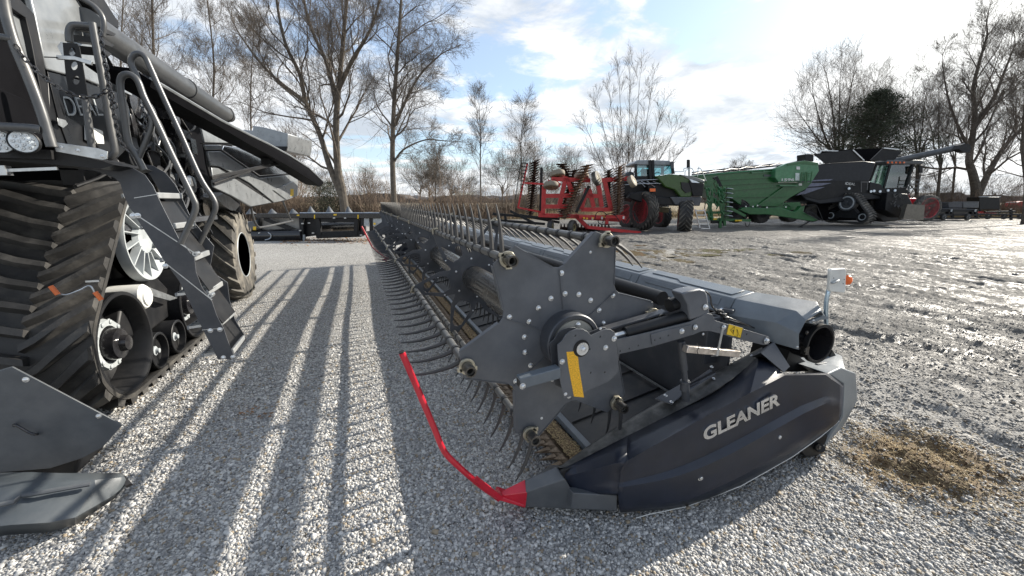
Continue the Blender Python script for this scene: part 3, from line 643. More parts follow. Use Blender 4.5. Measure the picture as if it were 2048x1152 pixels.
fl = MB().prism([AY(*p) for p in [(1310, 799, 1.66), (1360, 771, 1.675), (1378, 776, 1.62), (1345, 810, 1.58)]], (0, .004, .004)).prism([AY(*p) for p in [(1376, 770, 1.62), (1420, 740, 1.66), (1432, 748, 1.62), (1380, 780, 1.6)]], (0, .004, .006)).build('strut_guard', M_BLACKG, H, bevel=.002)
m = MB(); [m.bolt(AY(u, v, 1.59), Vector((0, -.3, 1)), .008) for u, v in [(1343, 804), (1331, 791), (1427, 757), (1423, 734), (1503, 712)]]; each(m, 'bolt', M_BOLT, fl)
# flat deflector sheet at the top of the shield
MB().prism([AY(*p) for p in [(1548, 684, 1.56), (1580, 733, 1.47), (1568, 745, 1.455), (1522, 706, 1.50), (1502, 714, 1.56)]], (.004, .006, 0)).build('deflector_sheet', M_GREY, H, bevel=.001)
# rear corner moulding
rr_ = [(1657, 748, 1.44), (1684, 735, 1.47), (1712, 746, 1.52), (1716, 800, 1.52), (1690, 850, 1.50), (1642, 902, 1.47), (1665, 862, 1.46), (1684, 835, 1.45), (1687, 768, 1.445)]
MB().prism([AY(*p) for p in rr_], (-.02, .22, 0)).build('rear_corner_moulding', M_COVER, H, bevel=.008)
MB().prism([AY(*p) for p in [(1684, 712, 1.60), (1655, 745, 1.48), (1690, 738, 1.48)]], (.01, .14, .01)).prism([AY(*p) for p in [(1655, 706, 1.72), (1686, 715, 1.66), (1684, 720, 1.66), (1657, 712, 1.72)]], (0, .02, -.02)).build('corner_lip', M_COVER, H, bevel=.003)
# skid under the shield
sk = MB().prism([AY(*p) for p in [(1600, 900, 1.47), (1655, 868, 1.47), (1652, 898, 1.47), (1636, 912, 1.47), (1612, 914, 1.47)]], (0, .05, 0)).cyl(AY(1640, 896, 1.44), AY(1640, 896, 1.55), .028).build('skid_shoe', M_BLACK, H, bevel=.004)
MB().bolt(AY(1636, 893, 1.44), -ax_, .016).build('bolt', M_DRUM, sk)
MB().prism([AY(*p) for p in [(1275, 1024, 1.52), (1560, 918, 1.52), (1575, 925, 1.52), (1300, 1034, 1.52)]], (0, .12, .0)).build('wear_skid', M_RUST, H, bevel=.003)
# red divider tip and rod
mm = MB(); f0 = [A_(1050, 959, 1.70), A_(1055, 985, 1.652), A_(1051, 1016, 1.66), A_(1045, 1010, 1.785), A_(1050, 965, 1.76)]
cn = A_(1003, 992, 1.73); f1 = [cn + (p - sum(f0, Vector()) / 5) * .34 for p in f0]
mm.add(f0 + f1, [(i, (i + 1) % 5, 5 + (i + 1) % 5, 5 + i) for i in range(5)] + [(0, 1, 2, 3, 4), (5, 6, 7, 8, 9)])
mm.prism([A_(1000, 1002, 1.70), A_(1051, 1016, 1.655), A_(1049, 1010, 1.66), A_(1004, 994, 1.70)], (0, .09, 0))
rt = mm.build('divider_tip', M_RED, H, bevel=.004)
rod = smooth([A_(804, 706, 1.72), A_(836, 780, 1.72), A_(869, 858, 1.72), A_(885, 897, 1.72), A_(903, 920, 1.72), A_(950, 962, 1.725), A_(985, 988, 1.73), A_(1008, 994, 1.73)], 12)
for _ in range(14): rod = [rod[0]] + [(rod[i - 1] + rod[i] * 2 + rod[i + 1]) / 4 for i in range(1, len(rod) - 1)] + [rod[-1]]
MB().tube(rod, .0145, 20).build('divider_rod', M_RED, H)
mm = MB(); mm.bar(A_(950, 955, 1.705), A_(1003, 998, 1.70), .006, .026, (0, 0, 1)); mm.bar(A_(948, 962, 1.745), A_(1000, 1000, 1.74), .006, .026, (0, 0, 1)); mm.tube([A_(804, 706, 1.72), A_(803.4, 704.5, 1.72)], .0125, 12)
each(mm, 'rod_bracket', M_RED, H, bevel=.002); MB().tube([A_(803.6, 705.2, 1.72), A_(802.6, 702.8, 1.72)], .0128, 12).build('rod_mouth', M_INK, H)

# ---- deck: cutter bar, belts, back wall, top cover
CBX, CBZ = 1.02, .13
m = MB()
cbar = MB().box((CBX + .10, (YE + YF) / 2 + .08, CBZ - .03), (.16, YF - YE - .1, .03)).build('cutter_bar', M_RUST, H)
y = YE + .10
while y < YF - .05:
    m.add([(CBX, y - .022, CBZ - .018), (CBX, y + .022, CBZ - .018), (CBX, y + .018, CBZ + .004), (CBX, y - .018, CBZ + .004), (CBX - .105, y, CBZ - .004), (CBX - .105, y, CBZ - .010)], [(0, 1, 2, 3), (0, 3, 4, 5), (1, 5, 4, 2), (3, 2, 4), (0, 5, 1)])
    m.add([(CBX - .03, y + .036, CBZ + .006), (CBX + .04, y + .004, CBZ + .006), (CBX + .04, y + .068, CBZ + .006), (CBX - .03, y + .036, CBZ + .009), (CBX + .04, y + .004, CBZ + .009), (CBX + .04, y + .068, CBZ + .009)], [(0, 1, 2), (3, 4, 5), (0, 1, 4, 3), (0, 3, 5, 2), (1, 2, 5, 4)])
    y += .0762
m.build('knife_guards', M_RUST, cbar, ang=10)
MB().box((CBX + .12, (YE + YF) / 2 + .06, CBZ + .008), (.10, YF - YE - .14, .006)).build('chaff_layer', M_CHAFF, cbar)
mm = MB(); g_ = random.Random(4)
for i in range(2600):
    y = YE + .08 + (YF - YE - .2) * g_.random() ** 1.8; x = CBX + .06 + .11 * g_.random(); a = g_.random() * 6.3; l = .004 + .012 * g_.random()
    mm.bar((x, y, CBZ + .014), (x + l * math.cos(a), y + l * math.sin(a), CBZ + .014 + .008 * g_.random()), .003, .003)
mm.build('straw_bits', mat('straw', (.42, .32, .17), .8, var=.4, vscale=60), cbar, kind='stuff')
MB().bar((CBX + .205, YE + .09, CBZ + .03), (CBX + .205, YF, CBZ + .03), .045, .04).build('crop_ledge', M_SLATE, H, bevel=.003)
# draper decks rise to the back
BX0, BZ0, BX1, BZ1 = CBX + .235, CBZ + .035, 2.02, .30
mb = MB(); n_b = 0
for seg in range(2):
    ya, yb = (YE + .03, 5.9) if seg == 0 else (7.2, YF - .03)
    d = MB().prism([(BX0, ya, BZ0), (BX1, ya, BZ1), (BX1, ya, BZ1 - .04), (BX0, ya, BZ0 - .04)], (0, yb - ya, 0)).build('draper_belt', M_BELT, H)
    m = MB(); y = ya + .12
    while y < yb: m.bar((BX0 + .01, y, BZ0 + .009), (BX1 - .01, y, BZ1 + .009), .012, .016); y += .33
    each(m, 'belt_slat', M_BELT, d, bevel=.002)
MB().prism([(BX0, 5.92, BZ0 + .004), (BX1, 5.92, BZ1 + .004), (BX1, 5.92, BZ1 - .036), (BX0, 5.92, BZ0 - .036)], (0, 1.26, 0)).build('centre_belt', M_BELT, H)
MB().bar((BX1 - .05, YE, BZ1 + .03), (BX1 - .05, YF, BZ1 + .03), .012, .012).build('belt_edge_guide', M_STEEL, H)
MB().box((2.07, (YE + YF) / 2, .62), (.02, YF - YE, .66)).box((2.2, (YE + YF) / 2, .28), (.24, YF - YE, .10)).build('back_wall', M_GREY, H)
MB().pipe((2.42, 1.62, .30), (2.42, YF, .30), .11, .01, 28).build('lower_frame_tube', M_BLACK, H)
m = MB()
for y in (3.5, 5.6, 8, 10): m.box((2.25, y, .55), (.34, .05, .62))
each(m, 'frame_rib', M_GREY, H, bevel=.004)
# open end of the main tube
ot = MB().pipe(AY(1641, 688, 1.50), AY(1641, 688, 1.50) + Vector((0, .9, 0)), .113, .008, 48).build('main_tube', M_BLACKG, H)
MB().pipe(AY(1641, 688, 1.50) + Vector((0, -.003, 0)), AY(1641, 688, 1.50) + Vector((0, .025, 0)), .124, .014, 48).build('tube_collar', M_BLACK, ot)
MB().cyl(AY(1641, 688, 1.72), AY(1641, 688, 1.72) + Vector((0, .01, 0)), .108, 32).build('tube_bulkhead', M_INK, ot)
m = MB(); [m.bolt(AY(u, v, 1.492), -ax_, .009) for u, v in [(1613, 665), (1610, 700)]]; m.box(AY(1610, 700, 1.51), (.03, .03, .05)); each(m, 'bolt', M_DRUM, ot)
MB().prism([AY(u, v, 1.62) for u, v in [(1566, 744), (1580, 700), (1615, 726), (1655, 728), (1665, 700), (1690, 740)]], (0, .25, 0)).build('inner_end_sheet', M_INK, H)
MB().box(AY(1640, 740, 1.56), (.09, .02, .10)).build('tube_bracket', M_GREY2, H, bevel=.003)
# top cover: moulded sections with a raised rib and recess on each
TB, TM, TL_, TK = (2.34, 1.085), (2.17, 1.055), (2.12, .955), (2.44, .93)
j0 = 1.78; SL = .92; y = j0; ci = 0; cover_proto = None
while y < YF - .1:
    y1 = min(y + SL, YF); e = .004
    P_ = lambda yy, s=1.0: [(TK[0], yy, TK[1]), (TB[0], yy, TB[1]), (TM[0], yy, TM[1]), (TL_[0], yy, TL_[1]), (TL_[0] + .02, yy, TL_[1] - .01)]
    if ci == 0 or y1 - y < SL - .01:
        a, b_ = P_(y + e), P_(y1 - e)
        cvr = MB().prism(a, (0, y1 - y - 2 * e, 0)).build('top_cover', M_COVER, H, bevel=.007)
        tv = Vector((TB[0] - TM[0], 0, TB[1] - TM[1])); o = Vector((TM[0], y, TM[1])); nv = Vector((-tv.z, 0, tv.x)).normalized() * .007; yv = Vector((0, 1, 0))
        F = lambda s, t: o + tv * s + yv * t * (y1 - y)
        MB().prism([F(.22, .06), F(.22, .55), F(.44, .62), F(.44, .93), F(.86, .93), F(.86, .06)], nv).build('raised_panel', M_COVER, cvr, bevel=.004)
        tw = Vector((TM[0] - TL_[0], 0, TM[1] - TL_[1])); o2 = Vector((TL_[0], y, TL_[1])); G = lambda s, t: o2 + tw * s + yv * t * (y1 - y)
        MB().prism([G(.86, .10), G(.86, .95), G(.52, .88), G(.52, .48), G(.36, .42), G(.36, .10)], Vector((-tw.z, 0, tw.x)).normalized() * .006).build('side_rib', M_COVER, cvr, bevel=.004)
        each(MB().bolt(G(.14, .055), Vector((-1, 0, .4)), .014).bolt(G(.14, .96), Vector((-1, 0, .4)), .009), 'bolt', M_BOLT, cvr)
        if ci == 0: cover_proto = cvr
    else:
        c = copy_tree(cover_proto, H); c.location = (0, y - j0, 0)
    y = y1; ci += 1
# end cap of the cover
e0 = [(TK[0] + .02, j0 - .006, TK[1]), (TB[0], j0 - .006, TB[1]), (TM[0], j0 - .006, TM[1]), (TL_[0], j0 - .006, TL_[1]), (TL_[0] + .05, j0 - .006, .86)]
e1 = [tuple(AY(1652, 634, 1.56)), tuple(AY(1633, 603, 1.58)), tuple(AY(1592, 622, 1.58)), tuple(AY(1552, 645, 1.60)), tuple(AY(1548, 686, 1.58))]
e2 = [tuple(AY(1650, 634, 1.50)), tuple(AY(1643, 622, 1.50)), tuple(AY(1612, 640, 1.49)), tuple(AY(1598, 668, 1.50)), tuple(AY(1598, 700, 1.50))]
mm = MB(); mm.add(e0 + e1 + e2, [(k * 5 + i, k * 5 + i + 1, k * 5 + 6 + i, k * 5 + 5 + i) for k in range(2) for i in range(4)])
cap = mm.build('end_cap', M_COVER, H, ang=25); s_ = cap.modifiers.new('solid', 'SOLIDIFY'); s_.thickness = .008; s_.offset = -1; bv = cap.modifiers.new('bevel', 'BEVEL'); bv.width = .006; bv.segments = 2
MB().prism([AY(1618, 643, 1.49), AY(1648, 631, 1.48), AY(1658, 634, 1.47), AY(1656, 638, 1.47), AY(1640, 640, 1.48), AY(1620, 647, 1.49)], (0, .02, -.004)).build('cap_flange', M_COVER, cap)
m = MB(); [m.bolt(AY(u, v, 1.488), -ax_, .007) for u, v in [(1626, 641), (1594, 694)]]; each(m, 'bolt', M_BOLT, cap)
# brackets between cover and arm
m = MB(); m.bar(AY(1455, 622, 1.75), AY(1480, 606, 1.95), .06, .02).bar(AY(1520, 655, 1.66), AY(1550, 640, 1.8), .05, .05); m.box((2.02, 1.78, .80), (.12, .02, .30)); each(m, 'cover_bracket', M_GREY, H, bevel=.003)
# marker lamp on its bent galvanised stalk
st = MB().tube(smooth([AY(1652, 650, 1.55), AY(1652, 612, 1.55), AY(1655, 590, 1.55), AY(1660, 575, 1.55), AY(1670, 564, 1.54)], 8), .0125, 16).build('lamp_stalk', mat('blue_zinc', (.42, .52, .60), .25, .85), H)
lb = MB().prism([AY(u, v, 1.52) for u, v in [(1661, 541), (1663, 538), (1690, 537), (1693, 541), (1691, 583), (1688, 586), (1661, 583), (1659, 578)]], (0, .018, 0)).build('marker_lamp', M_WHITE, H, bevel=.004)
MB().lathe([(0, .030), (.012, .028), (.02, .02), (.023, .0)], AY(1694, 560, 1.535), (.9, -.5, 0), 20).build('amber_lens', M_AMBER, lb)
MB().bar(AY(1664, 566, 1.512), AY(1675, 561, 1.512), .02, .012).build('lamp_clamp', M_STEEL, lb, bevel=.002)
m = MB(); [m.cyl(AY(u, v, 1.5195), AY(u, v, 1.522), .0035, 8) for u, v in [(1667, 556), (1688, 559), (1686, 567)]]; each(m, 'hole', M_INK, lb)
# far end: shield, divider, rod, arm
fe = MB().prism([(.62, YF + .1, .10), (1.2, YF + .1, .52), (2.0, YF + .1, .85), (2.6, YF + .1, .80), (2.9, YF + .1, .5), (2.6, YF + .1, .12), (1.2, YF + .1, .06)], (0, .18, 0)).build('end_shield', M_NAVY, H, bevel=.02)
MB().tube(smooth([(.08, YF + .1, 1.0), (.26, YF + .1, .55), (.36, YF + .1, .38), (.66, YF + .12, .10)]), .022, 10).build('divider_rod', M_RED, H)
MB().prism([(.55, YF + .05, .05), (.72, YF, .22), (.72, YF + .2, .22), (.55, YF + .15, .05)], (.1, 0, -.02)).build('divider_tip', M_RED, H)
MB().prism([(.86, YF + .07, .92), (1.0, YF + .07, 1.06), (2.2, YF + .07, .95), (2.2, YF + .07, .84)], (0, .06, 0)).build('lift_arm', M_PLATE, H, bevel=.01)
# ------------------------------------------------------------------ the tracked combine (left)
K = root('combine_harvester', (-2.3, 6, 0), 'black and grey combine on rubber front tracks, boarding ladder lowered, at the left edge', 'combine harvester')
XO, XI = -1.87, -2.92
xh = Vector((1, 0, 0))
circ = [((4.10, .50), .43), ((5.62, .48), .41), ((4.82, 1.30), .44)]
def belt_path(off, n=14):
    pts = []; cs = circ
    def tang(c0, r0, c1, r1):     # outer tangent, loop runs front idler -> ground -> rear idler -> drive wheel -> front
        d = Vector((c1[0] - c0[0], c1[1] - c0[1])); L = d.length; a = math.atan2(d.y, d.x); b_ = math.acos((r0 - r1) / L); return a - b_
    T = [tang(cs[i][0], cs[i][1] + off, cs[(i + 1) % 3][0], cs[(i + 1) % 3][1] + off) for i in range(3)]
    for i in range(3):
        a0 = T[i - 1]; a1 = T[i]
        while a1 < a0: a1 += 2 * math.pi
        c, r_ = cs[i]; r_ += off
        for k in range(n + 1): t = a0 + (a1 - a0) * k / n; pts.append((c[0] + r_ * math.cos(t), c[1] + r_ * math.sin(t)))
    return pts
def resample(pts, n):
    P = np.array(pts + [pts[0]]); L = np.concatenate([[0], np.cumsum(np.linalg.norm(np.diff(P, axis=0), axis=1))])
    s = np.linspace(0, L[-1], n, endpoint=False); return np.stack([np.interp(s, L, P[:, 0]), np.interp(s, L, P[:, 1])], -1), L[-1]
NB = 220
bp_in, _ = resample(belt_path(0), NB); bp_out, LB = resample(belt_path(.035), NB)
def at_s(s, off):      # point on belt at arclength s with height off above the carcass
    i = (s / LB * NB) % NB; a = int(i); f = i - a; p = bp_out[a] * (1 - f) + bp_out[(a + 1) % NB] * f
    t = bp_out[(a + 1) % NB] - bp_out[a - 1]; t = t / np.linalg.norm(t); n_ = np.array([t[1], -t[0]]); return p + n_ * off
def make_track(parent, XO, XI, lugs=True, dy=0.0, m=M_RUB):
    mb = MB(); vs = []
    for i in range(NB):
        for x, P_ in ((XO, bp_in), (XO, bp_out), (XI, bp_out), (XI, bp_in)): vs.append((x, P_[i][0] + dy, P_[i][1]))
    fs = [(i * 4 + k, i * 4 + (k + 1) % 4, ((i + 1) % NB) * 4 + (k + 1) % 4, ((i + 1) % NB) * 4 + k) for i in range(NB) for k in range(4)]
    mb.add(vs, fs); bt = mb.build('track_belt', m, parent, ang=40)
    xm = XO - .36 if XO > -2 else (XO + XI) / 2; mb = MB(); npit = int(round(LB / .185)); pit = LB / npit
    for side, xe in ((0, XO - .004), (1, XI + .004)):
        for q in range(npit):
            s0 = q * pit + side * pit * .5; rings = []
            for j in range(6):
                t = j / 5; x = xm + (xe - xm) * (.04 + .96 * t) + (.0 if j else (xm - xe) * .06)
                s_ = s0 - .34 * (t ** 1.15) + .05 * t * t; w0 = .034 + .024 * t; w1 = w0 * .62; hgt = .058
                ring = []
                for ss, off in ((s_ - w0, -.004), (s_ - w1, hgt), (s_ + w1, hgt), (s_ + w0, -.004)):
                    p = at_s(ss % LB, off); ring.append((x, p[0] + dy, p[1]))
                rings += ring
            mb.add(rings, [(j * 4 + k, j * 4 + (k + 1) % 4, j * 4 + 4 + (k + 1) % 4, j * 4 + 4 + k) for j in range(5) for k in range(4)] + [(0, 1, 2, 3), (23, 22, 21, 20)])
    mb.build('tread_lugs', M_LUG, bt, ang=30); return bt
make_track(K, XO, XI)
def X3(x, y, z): return Vector((x, y, z))
# wheels inside the track
def dish_wheel(c, r, name, hub=True):
    cx = X3(XO - .015, *c)
    o = MB().lathe([(0, r), (.012, r - .004), (.012, r - .03), (-.02, r - .05), (-.20, r - .07), (-.24, .16), (-.12, .14), (-.12, 0)], cx, xh, 56, caps=False).lathe([(-.7, r - .01), (-.006, r - .001)], cx, xh, 56, caps=False).build(name, M_BLACK, K, ang=30)
    if hub:
        MB().lathe([(-.12, .14), (-.03, .125), (-.02, .07), (.02, .06), (.03, 0)], cx, xh, 32).build('wheel_hub', M_BLACKG, o)
        m = MB(); [m.bolt(cx + X3(-.11, .185 * math.cos(t), .185 * math.sin(t)), xh, .022) for t in [k * 2 * math.pi / 10 for k in range(10)]]; each(m, 'wheel_nut', M_WHITEG, o)
        m = MB(); m.lathe([(-.14, .215), (-.10, .20), (-.10, .155), (-.14, .15)], cx, xh, 24, True); m.build('cast_ring', M_WHITEG, o)
    return o
dish_wheel(circ[0][0], circ[0][1], 'front_idler'); dish_wheel(circ[1][0], circ[1][1], 'rear_idler')
for y in (4.62, 5.06):
    cx = X3(XO - .01, y, .245)
    o = MB().lathe([(-.25, .178), (0, .178), (.004, .172), (.004, .155), (-.05, .15), (-.06, .05), (-.04, 0)], cx, xh, 40).build('track_roller', M_BLACK, K, ang=30)
    MB().lathe([(-.06, .045), (-.035, .045), (-.03, .025), (-.005, .022), (0, 0)], cx, xh, 16).build('roller_nut', M_WHITEG, o)
# spoked casting of the drive wheel
dcx = X3(XO - .06, *circ[2][0]); o = MB().lathe([(0, .40), (.03, .39), (.03, .375), (-.02, .30), (-.06, .27), (-.08, .27), (-.05, .40)], dcx, xh, 56, True).lathe([(-.02, .15), (.02, .13), (.02, .05), (0, 0)], dcx, xh, 40).build('drive_wheel', M_WHITEG, K)
m = MB()
for k in range(14):
    t = k * 2 * math.pi / 14; m.bar(dcx + X3(.0, .13 * math.cos(t), .13 * math.sin(t)), dcx + X3(-.01, .36 * math.cos(t + .18), .36 * math.sin(t + .18)), .012, .07, xh)
each(m, 'spoke', M_WHITEG, o, bevel=.003)
MB().lathe([(-.12, .36), (-.12, 0)], dcx, xh, 40).build('wheel_well', M_BLACK, o)
MB().prism([X3(XO - .12, y, z) for y, z in [(4.2, .5), (4.35, .72), (4.7, .95), (5.1, .9), (5.4, .65), (5.5, .45), (5.1, .42), (4.7, .40)]], (-.45, 0, 0)).cyl(X3(XO - .3, 4.82, .8), X3(XO - .3, 4.82, 1.3), .1).build('track_frame', M_BLACK, K, bevel=.02)
cap_ = AX(293, 593, XO); MB().lathe([(-.25, .115), (-.02, .115), (0, .10), (0, .085), (.015, .08), (.02, .03), (.02, 0)], cap_, xh, 32).build('axle_cap', M_WHITE, K)
MB().prism([AX(u, v, XO + .005) for u, v in [(300, 575), (355, 596), (340, 601), (305, 592)]], (-.02, 0, 0)).build('frame_plate', M_STEEL, K)
# fender over the front of the track and the ladder sides
YN, YFAR = 3.4, 3.78
def ladder_side(pts, y, nm): return MB().prism([AY(u, v, y) for u, v in pts], (0, .008, 0)).build(nm, M_GREY, K, bevel=.0015)
near_ = [(139, 318), (229, 326), (262, 334), (290, 350), (306, 372), (323, 409), (358, 478), (372, 494), (389, 517), (392, 544), (404, 575), (424, 603), (433, 630), (448, 659), (455, 680), (469, 715), (462, 719), (436, 719), (410, 668), (358, 562), (330, 524), (257, 412), (248, 392), (240, 366), (229, 356), (200, 345), (139, 327)]
ls = ladder_side(near_, YN, 'ladder_side')
m = MB(); m.bar(AY(268, 396, YN - .001), AY(318, 388, YN - .001), .004, .002, (0, 1, 0)); m.bar(AY(404, 660, YN - .001), AY(448, 656, YN - .001), .004, .002, (0, 1, 0)); m.bar(AY(332, 527, YN - .001), AY(424, 600, YN - .001), .006, .003, (0, 1, 0)); m.bar(AY(264, 424, YN - .001), AY(392, 508, YN - .001), .006, .003, (0, 1, 0)); each(m, 'fold_line', M_STEEL, ls)
m = MB(); [m.bolt(AY(u, v, YN), -ax_, .014) for u, v in [(276, 431), (266, 432), (331, 532), (421, 661), (440, 659), (447, 715), (466, 714)]]; each(m, 'bolt', M_BOLT, ls)
m = MB(); [m.lathe([(-.05, .016), (.01, .016), (.01, .008), (-.05, .008)], AY(u, v, YN), -ax_, 16, True) for u, v in [(391, 508), (421, 591)]]; each(m, 'pivot_pin', M_STEEL, ls)
ladder_side([(283, 329), (305, 331), (330, 345), (350, 368), (361, 389), (382, 437), (428, 492), (421, 530), (430, 548), (455, 565), (459, 600), (470, 640), (492, 676), (484, 690), (462, 690), (420, 600), (380, 520), (355, 470), (330, 400), (300, 350)], YFAR, 'ladder_side')
tread = [(318, 397), (354, 458), (392, 522), (420, 590), (441, 655), (469, 708)]
far_ = [(368, 404), (394, 463), (422, 519), (448, 578), (472, 641), (491, 680)]
for i, (u, v) in enumerate(tread):
    p = AY(u, v, YN + .01); q_ = AY(*far_[i], YFAR - .02); q_.z = p.z; up_ = Vector((0, 0, 1)); ax2 = (q_ - p); bk_ = Vector((-ax2.y, ax2.x, 0)).normalized() * .19
    st_ = MB().prism([p, q_, q_ + up_ * .04, p + up_ * .04], bk_ * .12).prism([p + bk_, q_ + bk_, q_ + bk_ + up_ * .03, p + bk_ + up_ * .03], bk_ * .08).build('step', mat('step_casting', (.24, .25, .255), .45, dirt=DUST, dirtamt=.3), K, bevel=.006)
    m = MB(); nn = 7
    for k in range(nn):
        a_, b_ = p.lerp(q_, k / nn) + up_ * .02, p.lerp(q_, (k + 1) / nn) + up_ * .02
        m.bar(a_ + bk_ * .1, b_ + bk_, .007, .018); m.bar(b_ + bk_ * .1, a_ + bk_, .007, .018)
    m.build('step_grating', M_STEEL, st_)
    if i < 5: MB().prism([p + bk_ * .2 - up_ * .02, q_ + bk_ * .2 - up_ * .02, q_ + bk_ * .25 + Vector((.10, 0, -.22)), p + bk_ * .25 + Vector((.10, 0, -.22))], bk_ * .04).build('riser', M_BLACK, K)
def rail(pts, y, r_=.019, name='handrail', mt=None, k=6, f=AY): return MB().tube(smooth([f(u, v, y) for u, v in pts], k), r_, 14).build(name, mt or M_RAIL, K)
rail([(288, 340), (270, 306), (257, 285), (248, 230), (241, 180), (241, 160), (248, 150), (262, 150), (276, 163), (288, 194), (310, 238), (345, 312), (384, 392), (391, 412), (386, 432), (361, 487)], YN - .03)
rail([(300, 232), (303, 245), (299, 264), (278, 316)], YN - .03, .015)
rail([(282, 180), (272, 150), (262, 128), (265, 113), (278, 107), (290, 114), (300, 134), (323, 186), (360, 266), (400, 355), (426, 396), (431, 414), (425, 432), (404, 476), (386, 510)], YFAR - .03)
# platform, front rails
rail([(5, -10), (12, 30), (28, 85), (56, 152), (82, 222), (96, 268), (104, 294)], 3.05, .024)
rail([(-30, 70), (0, 74), (26, 78)], 3.04, .017); rail([(-30, 250), (0, 253), (60, 256), (84, 260)], 3.04, .022)
rail([(139, 84), (138, 66), (142, 54), (152, 50), (187, 53)], 3.30, .018); rail([(184, 45), (192, 90), (208, 174), (220, 245), (229, 296), (227, 308), (218, 315), (212, 306)], 3.30, .019)
rail([(150, -10), (172, 2), (190, 14), (204, 32), (208, 52), (205, 72)], 3.40, .014); rail([(170, 198), (176, 240), (184, 296)], 3.25, .018)
pb = MB().prism([AY(u, v, 3.15) for u, v in [(106, 284), (194, 296), (215, 303), (214, 318), (205, 320), (112, 303)]], (0, .01, 0)).build('platform_edge', M_STEEL, K, bevel=.002)
m = MB(); [m.bolt(AY(u, v, 3.15), -ax_, .010) for u, v in [(123, 295), (155, 301), (205, 313)]]; each(m, 'bolt', M_BOLT, pb)
MB().box((-2.1, 3.55, AY(150, 305, 3.2).z - .02), (1.0, .8, .05)).prism([AY(u, v, 3.18) for u, v in [(-40, 292), (108, 300), (205, 322), (229, 330), (200, 338), (120, 330), (-40, 318)]], (0, .5, 0)).build('platform', M_BLACK, K)
m = MB(); m.bar(AY(-20, 342, 3.12), AY(18, 341, 3.12), .05, .05); m.bar(AY(15, 341, 3.12), AY(115, 337, 3.12), .016, .016); m.build('steering_cylinder', M_STEEL, K)
def chain(pts, y, parent=K, w_=.0052, f=AY):
    P_ = smooth([f(u, v, y) for u, v in pts], 10); L = [0]
    for a, b_ in zip(P_, P_[1:]): L.append(L[-1] + (b_ - a).length)
    m = MB(); n_ = int(L[-1] / .026)
    for i in range(n_):
        s_ = (i + .5) / n_ * L[-1]; j = max(k for k in range(len(L)) if L[k] <= s_); j = min(j, len(P_) - 2); t = (s_ - L[j]) / max(1e-6, L[j + 1] - L[j]); c = P_[j].lerp(P_[j + 1], t); d = (P_[j + 1] - P_[j]).normalized(); x_, y_ = perp(d); e = x_ if i % 2 else y_
        m.tube([c + d * .019 * math.cos(q) + e * .010 * math.sin(q) for q in [k * math.pi / 4 for k in range(8)]], w_ * .75, 5, closed=True)
    return m.build('safety_chain', M_BLACKG, parent)
chain([(30, 90), (50, 118), (85, 152), (125, 180), (165, 194), (195, 192), (215, 180)], 3.02)
chain([(200, 62), (207, 110), (214, 150), (222, 185), (232, 215)], 3.27); chain([(212, 130), (218, 180), (228, 230), (240, 280), (256, 303)], 3.25); chain([(282, 205), (289, 232), (292, 262)], 3.36)
# latch plate with slots
o = MB(); hs = []
def uvl(pts, y): return [(p.x, p.z) for p in (AY(u, v, y) for u, v in pts)]
for cu, cv_ in ((146, 104), (150, 132), (154, 161)): hs.append(uvl([(cu + 7 * math.cos(t), cv_ + 9 * math.sin(t)) for t in [k * math.pi / 6 for k in range(12)]], 3.22))
lp = MB().plate(uvl([(127, 86), (156, 88), (160, 95), (168, 140), (177, 192), (140, 190), (133, 150)], 3.22), hs, ((0, 3.22, 0), (1, 0, 0), (0, 0, 1)), .008).build('latch_plate', M_BLACK, K)
MB().prism([AY(u, v, 3.215) for u, v in [(114, 92), (122, 83), (128, 86), (134, 96), (140, 150), (137, 168), (128, 120)]], (0, .02, 0)).prism([AY(u, v, 3.205) for u, v in [(112, 110), (148, 112), (184, 122), (182, 130), (150, 120), (112, 118)]], (0, .015, 0)).build('latch_bar', M_STEEL, lp, bevel=.002)
MB().tube([AY(88, 114, 3.2), AY(115, 115, 3.2)], .003, 6).build('latch_cable', M_INK, lp)
# side bodywork
XB = -2.02
def panel(pts, x, m_, name, t=.03, bev=.006, parent=K): return MB().prism([AX(u, v, x) for u, v in pts], (-t, 0, 0)).build(name, m_, parent, bevel=bev)
panel([(56, -25), (69, 28), (80, 82), (94, 139), (120, 146), (174, 160), (203, 172), (222, 152), (214, 118), (202, 80), (190, 20), (178, -25)], XB, M_PANEL, 'side_panel', .04, .01)
p2 = panel([(94, 141), (174, 163), (203, 175), (240, 185), (262, 290), (236, 316), (112, 290), (100, 230)], XB - .03, M_SIDEB, 'lower_side_panel', .04, .006)
panel([(95, 143), (121, 149), (131, 230), (148, 292), (136, 290), (118, 240)], XB - .02, M_SIDEB, 'corner_trim', .02, .002)
a, b_, c_ = AX(126, 231, XB - .024), AX(206, 231, XB - .024), AX(124, 193, XB - .024)
text_mesh('IDEAL', p2, M_WHITEG, a, b_ - a, c_ - a, (c_ - a).length * .92, (b_ - a).length, ext=.004, bold=-.012)
panel([(0, -30), (12, -30), (69, 28), (80, 82), (88, 120), (104, 240), (98, 250), (92, 236), (62, 80), (52, 36), (14, 10), (0, 0)], XB + .03, M_BLACK, 'cab_door_frame', .05, .004)
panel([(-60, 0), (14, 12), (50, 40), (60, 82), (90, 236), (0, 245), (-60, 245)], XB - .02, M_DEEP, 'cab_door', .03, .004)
panel([(17, 20), (45, 36), (52, 80), (58, 120), (40, 105), (24, 60)], XB - .004, M_PANEL, 'door_window', .01, .001)
panel([(-60, 150), (88, 214), (100, 262), (80, 285), (-60, 285)], XB + .01, M_DEEP, 'cab_skirt', .05, .01)
panel([(174, 250), (206, 262), (209, 288), (187, 287), (175, 280)], XB + .0, M_WHITE, 'side_reflector', .02, .003)
